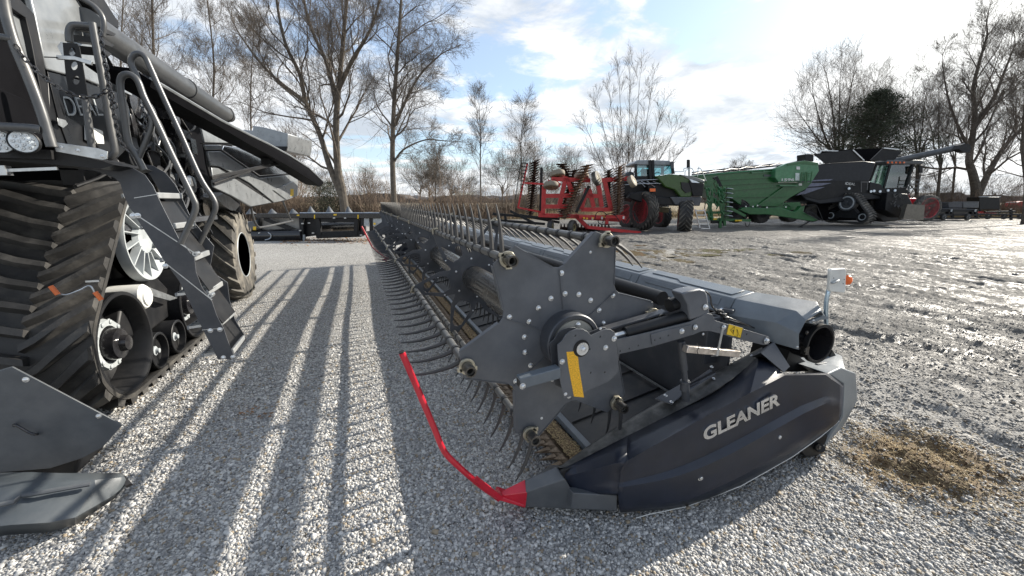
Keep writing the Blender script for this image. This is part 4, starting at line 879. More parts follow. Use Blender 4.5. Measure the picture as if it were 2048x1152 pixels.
panel([(115, 236), (131, 240), (136, 248), (127, 256), (117, 250)], XB + .005, M_STEEL, 'sticker', .004, .001)
for u in (47, -2):
    c = AY(u, 283, 3.06); l = MB().lathe([(-.06, .04), (-.03, .060), (.0, .063), (.006, .059), (.0, .055)], c, (.25, -1, 0), 32).build('work_lamp', M_BLACK, K)
    MB().lathe([(0, .055), (.004, .045), (.006, 0)], c, (.25, -1, 0), 32).build('lamp_lens', M_LAMPW, l)
    m = MB(); d = Vector((.25, -1, 0)).normalized(); x_, y_ = perp(d)
    for r_, q in ((.037, 9), (.016, 4)):
        for k in range(q): t = 6.283 * k / q; m.lathe([(0, .010), (.004, .008), (.004, .003), (0, .002)], c + d * .006 + (x_ * math.cos(t) + y_ * math.sin(t)) * r_, d, 10)
    m.build('lamp_cell', M_STEEL, l)
# dark hull behind everything and machinery in the open bay
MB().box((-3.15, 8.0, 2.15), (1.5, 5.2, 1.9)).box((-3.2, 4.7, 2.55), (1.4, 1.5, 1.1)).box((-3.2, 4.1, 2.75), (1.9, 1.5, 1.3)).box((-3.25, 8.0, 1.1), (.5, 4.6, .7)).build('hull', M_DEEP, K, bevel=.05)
MB().box((-2.6, 4.35, 3.05), (1.0, 1.6, .5)).build('upper_hull', M_PANEL, K, bevel=.06)
g_ = random.Random(11); mats_ = [M_BLACK, M_GREY, M_BLACKG, M_STEEL, M_RAIL, M_DRUM]
for i in range(150):
    y = 4.7 + 2.5 * g_.random(); z = 1.55 + 1.35 * g_.random(); x = -2.36 + .30 * g_.random(); m = MB(); t = g_.random(); mt = mats_[g_.choice((0, 0, 0, 1, 1, 2, 2, 3, 4, 5))]
    if t < .38: m.bar((x, y, z), (x + g_.uniform(-.05, .05), y + g_.uniform(-.4, .4), z + g_.uniform(-.5, .5)), .03 + .04 * g_.random(), .02); nm = 'bracket'
    elif t < .62: m.tube(smooth([(x, y, z), (x + .08, y + g_.uniform(-.2, .2), z - .2), (x + .05, y + g_.uniform(-.3, .3), z - .45), (x - .05, y + g_.uniform(-.5, .5), z - .6)], 5), .008 + .010 * g_.random(), 7); nm = 'hose'
    elif t < .8: m.box((x, y, z), (.10 + .1 * g_.random(), .08 + .2 * g_.random(), .06 + .2 * g_.random())); nm = 'gear_housing'
    else: m.lathe([(0, .04 + .12 * g_.random()), (.04, .05 + .1 * g_.random()), (.05, .02)], (x, y, z), (1, 0, 0), 24); nm = 'pulley'
    m.build(nm, mt, K, bevel=.004 if nm in ('bracket', 'gear_housing') else 0)
MB().box((-2.2, 5.9, 1.42), (.5, 2.6, .06)).build('lower_rail', M_GREY, K, bevel=.005)
MB().prism([AX(u, v, -1.95) for u, v in [(432, 395), (450, 385), (480, 410), (468, 425), (448, 412)]], (-.3, 0, 0)).build('chute_plate', M_STEEL, K)
# unloading auger folded along the side
a0, a1 = AX(236, 89, -2.0), AX(452, 229, -1.98); d = (a1 - a0).normalized()
au = MB().cyl(a0 - d * .5, a1, .118, 40).build('unloading_auger', mat('auger_grey', (.095, .10, .105), .34, .4, dirt=DUST, dirtamt=.1), K)
MB().lathe([(0, .130), (.05, .130), (.05, .12)], a1 - d * .05, d, 40).build('auger_flange', M_RAIL, au); MB().lathe([(0, .130), (.03, .130)], a0 + d * 1.6, d, 40).build('auger_flange', M_RAIL, au); MB().lathe([(0, .11), (.20, .09), (.26, .04)], a1, d, 24).build('auger_spout', M_BLACK, au)
m = MB(); [m.prism([AX(u, v, -1.80) for u, v in q] , (-.2, 0, 0)) for q in ([(206, 54), (232, 68), (228, 72), (210, 66)], [(206, 76), (228, 90), (224, 94), (208, 88)], [(206, 96), (224, 108), (216, 114)])]; each(m, 'vent_slot', M_BLACK, K)
MB().prism([AX(u, v, -1.95) for u, v in [(176, -25), (205, -8), (238, 45), (238, 58), (214, 48), (190, 22), (160, -25)]], (-.4, 0, 0)).build('tank_edge', M_BLACK, K, bevel=.01)
# raised side wing with strut
def lr(u, v):      # the wing leans outwards towards the rear
    t = max(0, (u - 271) / (647 - 271)); d_ = ray(u, v); Yv = 4.35 + 6.0 * t ** 1.9
    # keep x between the body side and the outer corner
    return OO + d_ * (Yv / d_.y)
top = [(262, 136), (300, 158), (380, 205), (441, 241), (500, 271), (536, 288), (580, 312), (616, 335), (647, 364)]
bot = [(262, 146), (300, 174), (372, 217), (440, 254), (497, 288), (545, 314), (585, 337), (624, 362), (641, 373)]
A = [lr(*p) for p in top]; B = [lr(*p) for p in bot]; n = len(A); mid = [a.lerp(b_, .22) + Vector((.015, -.015, 0)) for a, b_ in zip(A, B)]
bk = Vector((-.30, .05, .02)); bkb = Vector((-.30, .05, .04))
vs = A + mid + B + [p + bkb for p in B] + [p + bk for p in A]
fs = [(r_ * n + i, r_ * n + i + 1, ((r_ + 1) % 5) * n + i + 1, ((r_ + 1) % 5) * n + i) for r_ in range(5) for i in range(n - 1)] + [tuple(k * n for k in range(5)), tuple(k * n + n - 1 for k in range(5))]
wg = MB().add(vs, fs).build('side_wing', M_DEEP, K, ang=30)
MB().tube([a + Vector((.01, -.01, 0)) for a in A[1:]], .016, 6).build('wing_edge', M_PANEL, wg)
# open rear side door, seen from outside
h0, h1 = Vector((-1.9, 6.5, 0)), Vector((-1.22, 10.6, 0)); dn = (h1 - h0).cross(Vector((0, 0, 1))).normalized()
def DR(u, v, off=0):
    d_ = ray(u, v); t = (h0 + dn * off - OO).dot(dn) / d_.dot(dn); return OO + d_ * t
def dpoly(pts, off, th, name, m_, parent=K, bev=.008): return MB().prism([DR(u, v, off) for u, v in pts], -dn * th).build(name, m_, parent, bevel=bev)
sd = dpoly([(409, 289), (444, 289), (455, 291), (519, 301), (560, 322), (594, 341), (596, 391), (572, 401), (547, 406), (503, 414), (462, 393), (427, 376), (415, 330)], 0, .03, 'side_door', M_BLACK)
dpoly([(410, 290), (443, 290), (446, 299), (414, 300)], .03, .03, 'door_skin', M_PANEL, sd); dpoly([(416, 303), (441, 302), (519, 356), (593, 349), (595, 391), (572, 400), (549, 405), (500, 366), (441, 333), (422, 331)], .03, .03, 'door_skin', M_PANEL, sd)
dpoly([(423, 335), (437, 336), (492, 371), (544, 405), (503, 413), (463, 391), (428, 375)], .02, .03, 'door_skin', M_PANEL, sd)
dpoly([(448, 291), (519, 302), (560, 324), (593, 342), (593, 346), (520, 352), (445, 300)], .015, .02, 'door_window', M_CHROME, sd)
MB().prism([DR(u, v, .035) for u, v in [(545, 380), (594, 358), (595, 391), (572, 400)]], dn * .02).build('door_bulge', M_PANEL, sd, bevel=.01)
m = MB()
for (u, v) in ((474, 378), (490, 388), (506, 397)):
    m.tube([DR(u - 2 + q[0], v + q[1], .012) for q in [(28, -6), (4, -5), (-1, -1), (4, 3), (30, 2)]], .008, 5); m.cut()
each(m, 'door_slot', M_INK, sd)
MB().prism([DR(u, v, .055) for u, v in [(581, 378), (587, 378), (587, 391), (581, 392)]], dn * .003).build('yellow_decal', M_YEL, sd)
ud = dpoly([(398, 232), (440, 256), (499, 287), (410, 285)], 0, .03, 'upper_door', M_PANEL); dpoly([(404, 286), (500, 289), (519, 299), (444, 288), (407, 288)], -.03, .04, 'door_gap', M_BLACK)
rear = [(470, 258), (505, 261), (506, 251), (530, 255), (576, 267), (575, 292), (572, 302), (500, 296), (480, 290)]
rh = MB().prism([AD(u, v, 10.2) for u, v in rear], FH * 1.2).build('rear_hood', M_PANEL, K, bevel=.02)
MB().prism([AD(u, v, 10.15) for u, v in [(498, 291), (574, 293), (572, 302), (500, 298)]], FH * .04).build('hood_band', M_BLACK, rh)
m = MB(); m.bar(DR(422, 356, .12), DR(561, 326, .35), .035, .05); m.bar(DR(427, 368, .12), DR(500, 342, .25), .03, .03); m.box(DR(531, 322, .3), (.12, .1, .12)); each(m, 'gas_strut', M_BLACK, K, bevel=.004)
rail([(502, 414), (508, 440), (516, 453), (525, 454), (560, 447), (585, 441)], 0, .018, 'rear_hoop', None, 6, lambda u, v, y: DR(u, v, -.1)); rail([(566, 403), (575, 425), (583, 443)], 0, .018, 'rear_hoop', None, 4, lambda u, v, y: DR(u, v, -.1))
# rear tyre with bar lugs
def ag_wheel(parent, c, axis, r, wd, rim_m, rimr=.55, lugn=22, tm=M_RUB, lugh=.05, hubm=None, dish=.5, nm='wheel', lm=None):
    c = Vector(c); d = Vector(axis).normalized(); x_, y_ = perp(d)
    ty = MB().lathe([(-wd / 2 * .9, r * rimr), (-wd / 2, r * .80), (-wd / 2 * .92, r * .93), (-wd * .3, r * .965), (0, r * .975), (wd * .3, r * .965), (wd / 2 * .92, r * .93), (wd / 2, r * .80), (wd / 2 * .9, r * rimr)], c, d, 48).build(nm, tm, parent, ang=60)
    m = MB()
    for q in range(lugn if lugn > 1 else 0):
        for s_ in (-1, 1):
            a0 = 6.2832 * (q + (.5 if s_ > 0 else 0)) / lugn; ring = []
            for j in range(4):
                t = j / 3; h = s_ * wd * (.02 + .47 * t); a = a0 + t * .42; rr0 = r * (.965 - .055 * t * t); wi = (.045 + .02 * t) * r
                for da, dr in ((-wi, -.01), (-wi * .6, lugh), (wi * .6, lugh), (wi, -.01)):
                    aa = a + da / r; rr_ = rr0 + dr; ring.append(c + d * h + (x_ * math.cos(aa) + y_ * math.sin(aa)) * rr_)
            # shoulder drop
            t = 1; h = s_ * wd * .505; a = a0 + .44; wi = .06 * r
            for da, dr in ((-wi, -.12 * r), (-wi * .7, -.07 * r), (wi * .7, -.07 * r), (wi, -.12 * r)): aa = a + da / r; ring.append(c + d * h + (x_ * math.cos(aa) + y_ * math.sin(aa)) * (r * .955 + dr))
            m.add(ring, [(j * 4 + k, j * 4 + (k + 1) % 4, j * 4 + 4 + (k + 1) % 4, j * 4 + 4 + k) for j in range(4) for k in range(4)] + [(0, 1, 2, 3), (19, 18, 17, 16)])
    if lugn > 1: m.build('tyre_lugs', lm or tm, ty, ang=30)
    rm = MB()
    for s_ in (-1, 1): rm.lathe([(wd / 2 * .9, r * rimr * 1.03), (wd / 2 * .93, r * rimr), (wd / 2 * .8, r * rimr * .93), (wd / 2 * (.8 - dish), r * rimr * .5), (wd / 2 * (.8 - dish), 0)], c, d * s_, 40)
    rmo = rm.build('rim', rim_m, ty)
    hb_ = MB()
    for s_ in (-1, 1): hb_.lathe([(wd / 2 * (.8 - dish) - .01, r * .17), (wd / 2 * (.9 - dish * .5), r * .15), (wd / 2 * (.9 - dish * .5) + .01, 0)], c, d * s_, 20)
    hb_.build('hub', hubm or M_BLACK, ty); return ty
ag_wheel(K, (-2.12, 8.0, .76), (1, 0, 0), .74, .56, M_WHITEG, .5, 18, M_RUBD, .05)
MB().bar((-2.3, 8.0, .8), (-3.9, 8.0, .8), .2, .2).box((-2.75, 8.0, 1.15), (.4, .5, .6)).build('rear_axle', M_BLACK, K)
ag_wheel(K, (-3.95, 8.0, .76), (1, 0, 0), .74, .56, M_WHITEG, .5, 18, M_RUBD, .05)
make_track(K, -3.55, -4.39)
# orange handled cables hanging on the track
m = MB(); m.tube(smooth([AY(118, 588, 3.45), AY(135, 589, 3.45), AY(160, 580, 3.45), AY(180, 572, 3.45), AY(192, 592, 3.45)], 6), .005, 6); m.box(AY(186, 562, 3.45), (.07, .02, .012)); wr_ = m.build('bolt_wire', M_STEEL, K)
MB().cyl(AY(101, 572, 3.44), AY(116, 589, 3.44), .014, 12).build('orange_sleeve', M_ORANGE, K); MB().cyl(AY(190, 584, 3.44), AY(203, 600, 3.44), .014, 12).build('orange_sleeve', M_ORANGE, K)

# ------------------------------------------------------------------ head parked in front of the combine (bottom left)
S = root('header_snout', (-2.0, 2.6, 0), 'dark grey divider snout and flat shield plate lying on gravel before the tracks', 'header snout')
YP = 2.95
ep = MB().prism([AY(u, v, YP) for u, v in [(-60, 760), (14, 737), (25, 734), (246, 850), (205, 895), (166, 916), (100, 937), (-60, 950)]], (-.01, .02, 0)).build('shield_plate', M_GREY2, S, bevel=.003)
m = MB(); [m.bolt(AY(u, v, YP), -ax_, .013) for u, v in [(52, 759), (198, 832)]]; each(m, 'bolt', M_BOLT, ep)
MB().tube(smooth([AY(28, 852, YP), AY(31, 850, YP - .03), AY(60, 866, YP - .03), AY(72, 869, YP - .03), AY(75, 868, YP)], 4), .007, 8).build('handle', M_BLACKG, ep)
MB().prism([AY(u, v, YP + .05) for u, v in [(-60, 940), (100, 930), (160, 915), (150, 960), (-60, 1000)]], (0, .3, 0)).build('base_beam', M_BLACK, S, bevel=.01)
def sn(u, v, z): return AZ(u, v, z)
r0 = [sn(-90, 948, .22), sn(60, 944, .22), sn(120, 946, .20), sn(200, 946, .17), sn(240, 946, .14), sn(250, 950, .13)]
r1 = [sn(-90, 985, .24), sn(40, 978, .24), sn(110, 968, .22), sn(190, 960, .19), sn(240, 955, .15), sn(251, 954, .13)]
r2 = [sn(-90, 1020, .22), sn(30, 1000, .22), sn(110, 985, .20), sn(190, 972, .17), sn(240, 963, .13), sn(252, 960, .12)]
r3 = [sn(-90, 1062, .16), sn(20, 1050, .15), sn(100, 1045, .13), sn(150, 1035, .10), sn(225, 992, .07), sn(251, 970, .10)]
r4 = [sn(-90, 1078, .03), sn(20, 1070, .03), sn(100, 1064, .03), sn(150, 1050, .03), sn(225, 1000, .03), sn(251, 975, .05)]
rows2 = [r0, r1, r2, r3, r4]; n = 6
so_ = MB().add([p for r_ in rows2 for p in r_], [(i * n + j, i * n + j + 1, (i + 1) * n + j + 1, (i + 1) * n + j) for i in range(4) for j in range(n - 1)]).build('snout', mat('snout_plastic', (.070, .082, .092), .40, bump=.3, bscale=700, dirt=DUST, dirtamt=.12), S, ang=28)
s_ = so_.modifiers.new('solid', 'SOLIDIFY'); s_.thickness = .012; s_.offset = -1
MB().tube([sn(-90, 1030, .235), sn(30, 1003, .235), sn(42, 992, .235), sn(90, 984, .23), sn(180, 968, .2)], .012, 8).build('snout_ridge', M_GREY2, S)
MB().prism([sn(250, 950, .14), sn(263, 966, .10), sn(250, 972, .10)], (0, .01, -.02)).build('snout_point', M_BLACK, S)
# ------------------------------------------------------------------ machines across the yard; B(u, v) is a point of the thing on its own vertical plane
def Dg(u, v): return AZ(u, v).dot(FH)
class BG:
    def __init__(s, name, u, v, label, cat, group=None, D=None):
        s.D = D or Dg(u, v); p = AD(u, v, s.D); s.root = root(name, (p.x, p.y, 0), label, cat, group)
    def p(s, u, v, dy=0): return AD(u, v, s.D + dy)
    def poly(s, pts, dy, th, name, m, parent=None, bev=0, label=None):
        return MB().prism([s.p(u, v, dy) for u, v in pts], FH * th).build(name, m, parent or s.root, bevel=bev, label=label)
    def bars(s, segs, wd, name, m, parent=None, split=True):
        mb = MB()
        for sg in segs:
            a, b_ = sg[0], sg[1]; mb.bar(s.p(*a), s.p(*b_), wd, wd); mb.cut()
        return each(mb, name, m, parent or s.root) if split else mb.build(name, m, parent or s.root)
    def tubes(s, paths, r_, name, m, parent=None, k=3):
        mb = MB()
        for pth in paths: mb.tube(smooth([s.p(*q) for q in pth], k), r_, 6); mb.cut()
        return each(mb, name, m, parent or s.root)
    def box(s, u0, v0, u1, v1, dy, th, name, m, parent=None, bev=0): return s.poly([(u0, v0), (u1, v0), (u1, v1), (u0, v1)], dy, th, name, m, parent, bev)
_rn = _r.copy()
# ---- corn header seen from behind
c = BG('corn_header', 620, 482, 'black corn header seen from behind, grey snout cones above its beam, beyond the gravel', 'corn header'); ch_ = c.root
c.poly([(505, 433), (516, 427), (765, 427), (767, 433), (760, 437), (516, 436)], 0, .25, 'top_beam', M_BLACKG, bev=.02)
for u, v in [(500, 417), (543, 417), (585, 417), (621, 412), (658, 412), (696, 412), (735, 424)]:
    b0 = c.p(u + 2, 428, 1.1); t0 = c.p(u, v, 1.1); MB().lathe([(0, .21), ((t0 - b0).length * .9, .03), ((t0 - b0).length, 0)], b0, t0 - b0, 18).build('snout_cone', M_GREY2, ch_)
MB().tube([c.p(600, 426, .1), c.p(763, 426, .1)], .03, 6).build('top_rail', M_STEEL, ch_)
c.poly([(518, 437), (602, 437), (602, 459), (518, 462)], .35, .03, 'rear_sheet', mat('tan_grey_sheet', (.30, .29, .27), .6), bev=0)
c.bars([((530, 437, .2), (590, 461, .2)), ((518, 436, .2), (518, 470, .2)), ((603, 430, .15), (606, 482, .15)), ((636, 434, .15), (640, 470, .15)), ((714, 434, .15), (712, 472, .15)), ((726, 434, .15), (728, 470, .15)), ((744, 434, .15), (744, 472, .15))], .16, 'frame_post', M_BLACK)
MB().cyl(c.p(503, 472, .2), c.p(606, 470, .2), .27, 20).build('lower_tube', M_BLACKG, ch_)
MB().tube(smooth([c.p(536, 465, -.1), c.p(542, 470, -.1), c.p(540, 477, -.1), c.p(530, 480, -.1)]), .02, 6).build('cable', M_STEEL, ch_)
c.poly([(608, 436), (640, 436), (640, 470), (610, 474)], .3, .1, 'gearbox_panel', M_BLACK); c.poly([(710, 436), (728, 436), (730, 468), (712, 472)], .3, .1, 'gearbox_panel', M_BLACK)
c.poly([(640, 432), (712, 432), (712, 444), (640, 444)], .1, .3, 'upper_box', M_BLACK, bev=.03); c.poly([(630, 464), (722, 462), (722, 474), (632, 477)], .1, .4, 'lower_box', M_BLACK, bev=.03)
MB().cyl(c.p(640, 454, .9), c.p(712, 452, .9), .22, 16).build('cross_auger', M_DRUM, ch_); c.poly([(642, 460), (662, 458), (660, 467), (643, 468)], .5, .2, 'tan_cover', mat('tan_cover', (.32, .26, .20), .7))
c.poly([(728, 433), (738, 433), (738, 452), (728, 452)], .05, .04, 'side_plate', M_WHITEG); c.poly([(746, 432), (760, 432), (764, 440), (764, 447), (756, 452), (746, 452)], .05, .04, 'side_plate', M_WHITEG)
m = MB()
for u, v, w_, h_ in [(629, 433, 2.2, 8), (716, 433, 2.2, 8), (670, 429, 6, 3), (596, 430, 5, 2.5), (509, 456, 6, 7), (749, 447, 4, 4)]: m.prism([c.p(u - w_ / 2, v - h_ / 2 + .5, -.02), c.p(u + w_ / 2, v - h_ / 2 + .5, -.02), c.p(u + w_ / 2, v + h_ / 2 + .5, -.02), c.p(u - w_ / 2, v + h_ / 2 + .5, -.02)], FH * .01); m.cut()
each(m, 'yellow_decal', M_YEL, ch_)
c.poly([(486, 447), (513, 440), (514, 459), (488, 462)], 0, .4, 'end_cover', M_GREY2, bev=.03)
m = MB()
for u, v in [(527, 489), (608, 485)]: m.box(c.p(u, v, .1), (.16, .16, .06)); m.bar(c.p(u, v, .1), c.p(u, v - 16, .1), .07, .07); m.cut()
each(m, 'stand', M_WHITEG, ch_)
m = MB()
for u, v in [(519, 466), (519, 471), (600, 461), (618, 446), (626, 466), (722, 470), (605, 447), (668, 436), (690, 436)]: m.box(c.p(u, v, -.02), (.09, .03, .05)); m.cut()
each(m, 'fitting', M_STEEL, ch_)
# dead leaves under the corn header
g2 = random.Random(5); m = MB()
for i in range(900):
    u = 560 + 180 * g2.random(); p = AZ(u, 482 + g2.gauss(0, 3.4)); a = g2.random() * 6.3; s_ = .02 + .05 * g2.random(); d = Vector((math.cos(a), math.sin(a), g2.uniform(-.5, .5))) * s_; e = Vector((-math.sin(a), math.cos(a), g2.uniform(-.5, .5))) * s_ * .5; p.z = .03
    m.add([p - d, p - e, p + d, p + e], [(0, 1, 2, 3)])
lv = m.build('dead_leaves', mat('dead_leaf', (.20, .11, .055), .8, var=.5, vscale=8), None, recalc=False, loc=(0, 0, 0)); tag(lv, 'scatter of brown dead leaves on the gravel under the corn header', 'leaves', kind='stuff')
m = MB()
for (u, v, n_) in [(803, 620, 26), (505, 827, 22), (530, 835, 10)]:
    for i in range(n_):
        p = AZ(u, v); p += Vector((g2.gauss(0, .035), g2.gauss(0, .03), .018 + .01 * g2.random())); a = g2.random() * 6.3; s_ = .008 + .012 * g2.random(); d = Vector((math.cos(a), math.sin(a), g2.uniform(-.5, .5))) * s_; e = Vector((-math.sin(a), math.cos(a), g2.uniform(-.5, .5))) * s_ * .6; m.add([p - d, p - e, p + d, p + e], [(0, 1, 2, 3)])
lv2 = m.build('leaf_litter', MATS['dead_leaf'], None, recalc=False, loc=(0, 0, 0)); tag(lv2, 'small crumbled brown leaf scraps on the shaded gravel beside the reel', 'leaves', kind='stuff')
# ---- black transport trailer partly behind the reel
c = BG('header_trailer', 1101, 462, 'low black header trailer with small tyre, in front of the red disc harrow', 'trailer')
c.bars([((985, 428), (1119, 438)), ((1000, 441), (1090, 448)), ((1020, 422, -.2), (1072, 448, -.2)), ((1040, 430, .6), (1119, 445, .6)), ((1010, 428), (1012, 448))], .14, 'frame_beam', M_BLACK)
ag_wheel(c.root, c.p(1101, 452, .3), _rn * .9 - FH * .3, .30, .2, M_DRUM, .5, 1)
ag_wheel(c.root, c.p(1000, 449, .3), _rn * .9 - FH * .3, .30, .2, M_DRUM, .5, 1)
# ---- folded red disc harrow
c = BG('disc_harrow', 1150, 463, 'red folded disc harrow with rusty disc gangs standing upright beside the black tractor', 'disc harrow'); dh = c.root
def gang(a, b_, n_, r_, m_, tilt=0, nm='disc_gang'):
    P0, P1 = c.p(*a), c.p(*b_); d = (P1 - P0).normalized(); g = MB().tube([P0, P1], .10, 8).build(nm, m_, dh); mb = MB()
    for i in range(n_):
        q = P0.lerp(P1, (i + .5) / n_); ax2 = (d + _rn * tilt).normalized(); x_, y_ = perp(ax2); mb.lathe([(-.06, r_), (-.035, r_ * .97), (.0, r_ * .55), (.015, .08), (.03, .08), (.03, .0)], q, ax2, 18); mb.cut()
    each(mb, 'disc', m_, g, ang=50); return g
gang((1071, 322, 1.5), (1061, 432, 1.5), 22, .36, M_DISCD, .55); gang((1240, 332, -.4), (1236, 430, -.4), 19, .36, M_DISC, .5); gang((1176, 330, -.6), (1127, 438, -.6), 19, .36, M_DISC, .55); gang((1122, 328, 2.2), (1150, 380, 2.2), 11, .36, M_DISCD, -.5)
gang((1218, 340, 1.8), (1216, 420, 1.8), 16, .34, M_DISCD, .5); gang((1150, 340, 1.9), (1120, 436, 1.9), 18, .34, M_DISCD, .5)
gang((1120, 457, .6), (1222, 459, .6), 15, .30, M_DISCD, .0)
c.bars([((1077, 430), (1250, 436)), ((1088, 373), (1086, 430)), ((1131, 356), (1117, 416)), ((1103, 358), (1180, 361)), ((1088, 392), (1148, 391)), ((1174, 377), (1162, 419)), ((1209, 363), (1222, 419)), ((1194, 361), (1258, 357)), ((1086, 413), (1143, 413)), ((1162, 419), (1224, 419)), ((1133, 356), (1146, 388)), ((1178, 378), (1187, 414)), ((1196, 364), (1203, 414)), ((1174, 392), (1200, 392)), ((1104, 360), (1120, 372)), ((1131, 353, .6), (1118, 416, .6)), ((1100, 362), (1087, 376)), ((1150, 430), (1175, 455)), ((1160, 435, .8), (1240, 440, .8))], .22, 'frame_beam', M_REDF)
c.bars([((1158, 434, -.5), (1247, 433, -.5)), ((1174, 454, -.5), (1281, 466, -.5)), ((1213, 450, -.4), (1214, 434, -.4))], .17, 'drawbar', M_REDF)
c.bars([((1055, 326, 1), (1036, 416, 1)), ((1036, 415, 1), (1086, 425, 1)), ((1049, 366, 1), (1087, 368, 1))], .10, 'basket_arm', M_REDF)
c.bars([((1042, 326 + 7 * i, .9), (1056 - i * 1.5, 327 + 7 * i, .9)) for i in range(11)], .05, 'basket_bar', M_BLACK)
c.bars([((1042, 325, .9), (1030, 400, .9))], .05, 'basket_bar', M_BLACK)
c.bars([((1152, 425, -.3), (1178, 372, -.3)), ((1083, 335, 1.2), (1081, 425, 1.2))], .15, 'gang_beam', M_BLACK)
c.bars([((1263, 466, -.6), (1263, 477, -.6)), ((1278, 466, -.6), (1278, 474, -.6)), ((1258, 478, -.6), (1268, 478, -.6))], .08, 'jack_stand', M_BLACK)
c.tubes([[(1190, 440, -.8), (1193, 426, -.8), (1205, 423, -.8), (1214, 430, -.8)], [(1205, 446, -.8), (1212, 430, -.8), (1228, 428, -.8), (1240, 445, -.8)], [(1262, 424, -.4), (1268, 424, -.4), (1279, 449, -.4)], [(1250, 448, -.5), (1266, 426, -.5), (1274, 452, -.5)], [(1196, 440, -.7), (1201, 448, -.7), (1235, 448, -.7)]], .022, 'hose', M_BLACK)
for (u, v, dy, r_, axd, mt) in [(1115, 348, 0, .42, (0, .3, 1), M_BEIGE), (1102, 371, -.4, .42, (.15, .3, 1), M_BEIGE), (1163, 353, .4, .42, (.1, .4, 1), M_BEIGE), (1193, 357, -.7, .40, (.55, -.8, .35), M_RUBD), (1264, 363, -.6, .34, (.5, -.8, .5), M_BEIGE), (1101, 453, -.5, .34, (.6, -.5, 0), M_RUB), (1145, 455, -.6, .42, (.6, -.8, 0), M_RUB)]:
    ag_wheel(dh, c.p(u, v, dy), Vector(axd), r_, .26, M_HUBY, .45, 1, mt)
m = MB()
for u, v in [(1168, 436), (1174, 437), (1209, 434), (1186, 436)]: m.box(c.p(u, v, -.68), (.10, .02, .08)); m.cut()
each(m, 'yellow_decal', M_YEL, dh)
m = MB(); [(m.box(c.p(u, v, -.66), (.10, .02, .14)), m.cut()) for u, v in [(1185, 437), (1204, 436), (1247, 435)]]; each(m, 'white_marker', M_WHITE, dh)
# ---- green and black high-clearance sprayer tractor
c = BG('sprayer', 1350, 461, 'green and black self-propelled sprayer with glass cab and red wheel rims', 'sprayer'); sp_r = c.root
wax = (_rn * -.95 - FH * .33)
ag_wheel(sp_r, c.p(1287, 422, -.2), wax, 1.08, .52, M_RED, .62, 22, M_RUB, .07, lm=M_RUBD); ag_wheel(sp_r, c.p(1370, 434, -.2), _rn * .93 - FH * .33, .98, .72, M_RED, .6, 22, M_RUB, .07, lm=M_RUBD)
ag_wheel(sp_r, c.p(1322, 432, 3.6), wax, .8, .5, M_RED, .6, 20, M_RUB, .06); ag_wheel(sp_r, c.p(1258, 428, 3.2), wax, 1.0, .5, M_RED, .6, 20, M_RUB, .06)
c.poly([(1240, 366), (1268, 358), (1340, 358), (1352, 378), (1346, 408), (1310, 412), (1246, 396)], .5, 2.0, 'chassis', M_BLACK, bev=.05)
c.poly([(1256, 396), (1262, 386), (1290, 382), (1312, 392), (1340, 395), (1362, 405), (1360, 412), (1300, 410)], -.4, .6, 'fender', M_BLACK, bev=.05)
c.poly([(1268, 326), (1275, 320), (1300, 320), (1340, 321), (1346, 327), (1344, 331), (1270, 330)], 0, 1.8, 'cab_roof', mat('grey_roof', (.22, .24, .25), .35), bev=.05)
c.poly([(1309, 328), (1341, 327), (1345, 347), (1309, 352)], .12, .04, 'windscreen', M_GLASS); c.poly([(1272, 330), (1300, 330), (1302, 356), (1274, 356)], .14, .04, 'side_window', M_GLASS)
c.bars([((1299, 320), (1301, 358)), ((1305, 320), (1307, 357)), ((1344, 326), (1346, 348)), ((1271, 328), (1272, 358)), ((1325, 330, .6), (1325, 350, .6))], .13, 'cab_post', M_BLACK)
c.box(1285, 338, 1300, 357, .8, .3, 'seat', M_BLACK); c.box(1272, 352, 1345, 359, .1, 1.5, 'cab_base', M_BLACK)
c.poly([(1296, 370), (1345, 366), (1362, 390), (1346, 404), (1300, 402)], -.2, .6, 'engine_side', M_BLACK, bev=.04)
c.box(1342, 323, 1348, 337, -.2, .1, 'mirror', M_GREY); c.tubes([[(1310, 347), (1316, 345), (1322, 347)]], .02, 'steering_wheel', M_INK)
c.poly([(1312, 352), (1322, 351), (1340, 348), (1362, 350), (1385, 353), (1408, 359), (1411, 364), (1398, 372), (1386, 386), (1382, 394), (1362, 395), (1350, 380), (1330, 374)], -.5, 1.2, 'hood', M_LIME, bev=.06)
c.poly([(1360, 349), (1388, 353), (1410, 361), (1409, 366), (1376, 358)], -.56, 1.3, 'hood_top', mat('hood_grey', (.16, .17, .16), .3, coat=.3), bev=.03)
c.poly([(1378, 362), (1409, 367), (1405, 392), (1386, 392), (1382, 376)], -.6, .3, 'grille', M_BLACK, bev=.03); c.poly([(1362, 364), (1378, 366), (1384, 382), (1372, 386), (1364, 378)], -.56, .1, 'hood_vent', M_INK)
c.poly([(1340, 394), (1404, 393), (1400, 412), (1350, 410)], -.5, 1.2, 'front_frame', M_GREY, bev=.04)
c.poly([(1379, 358), (1392, 362), (1400, 366), (1384, 365)], -.62, .05, 'headlight', M_LAMPW)
c.box(1375, 319, 1380.5, 337, .3, .15, 'exhaust_stack', M_BLACK, bev=.03); c.bars([((1378, 336, .3), (1378, 352, .3))], .06, 'mirror_arm', M_BLACK)
c.tubes([[(1348, 343), (1367, 343), (1368, 337), (1384, 337), (1388, 348)], [(1370, 352), (1371, 341), (1380, 339)], [(1395, 337), (1402, 338), (1408, 352), (1412, 362)], [(1395, 353), (1396, 340), (1398, 334)], [(1349, 348), (1349, 343)]], .022, 'handrail', M_STEEL)
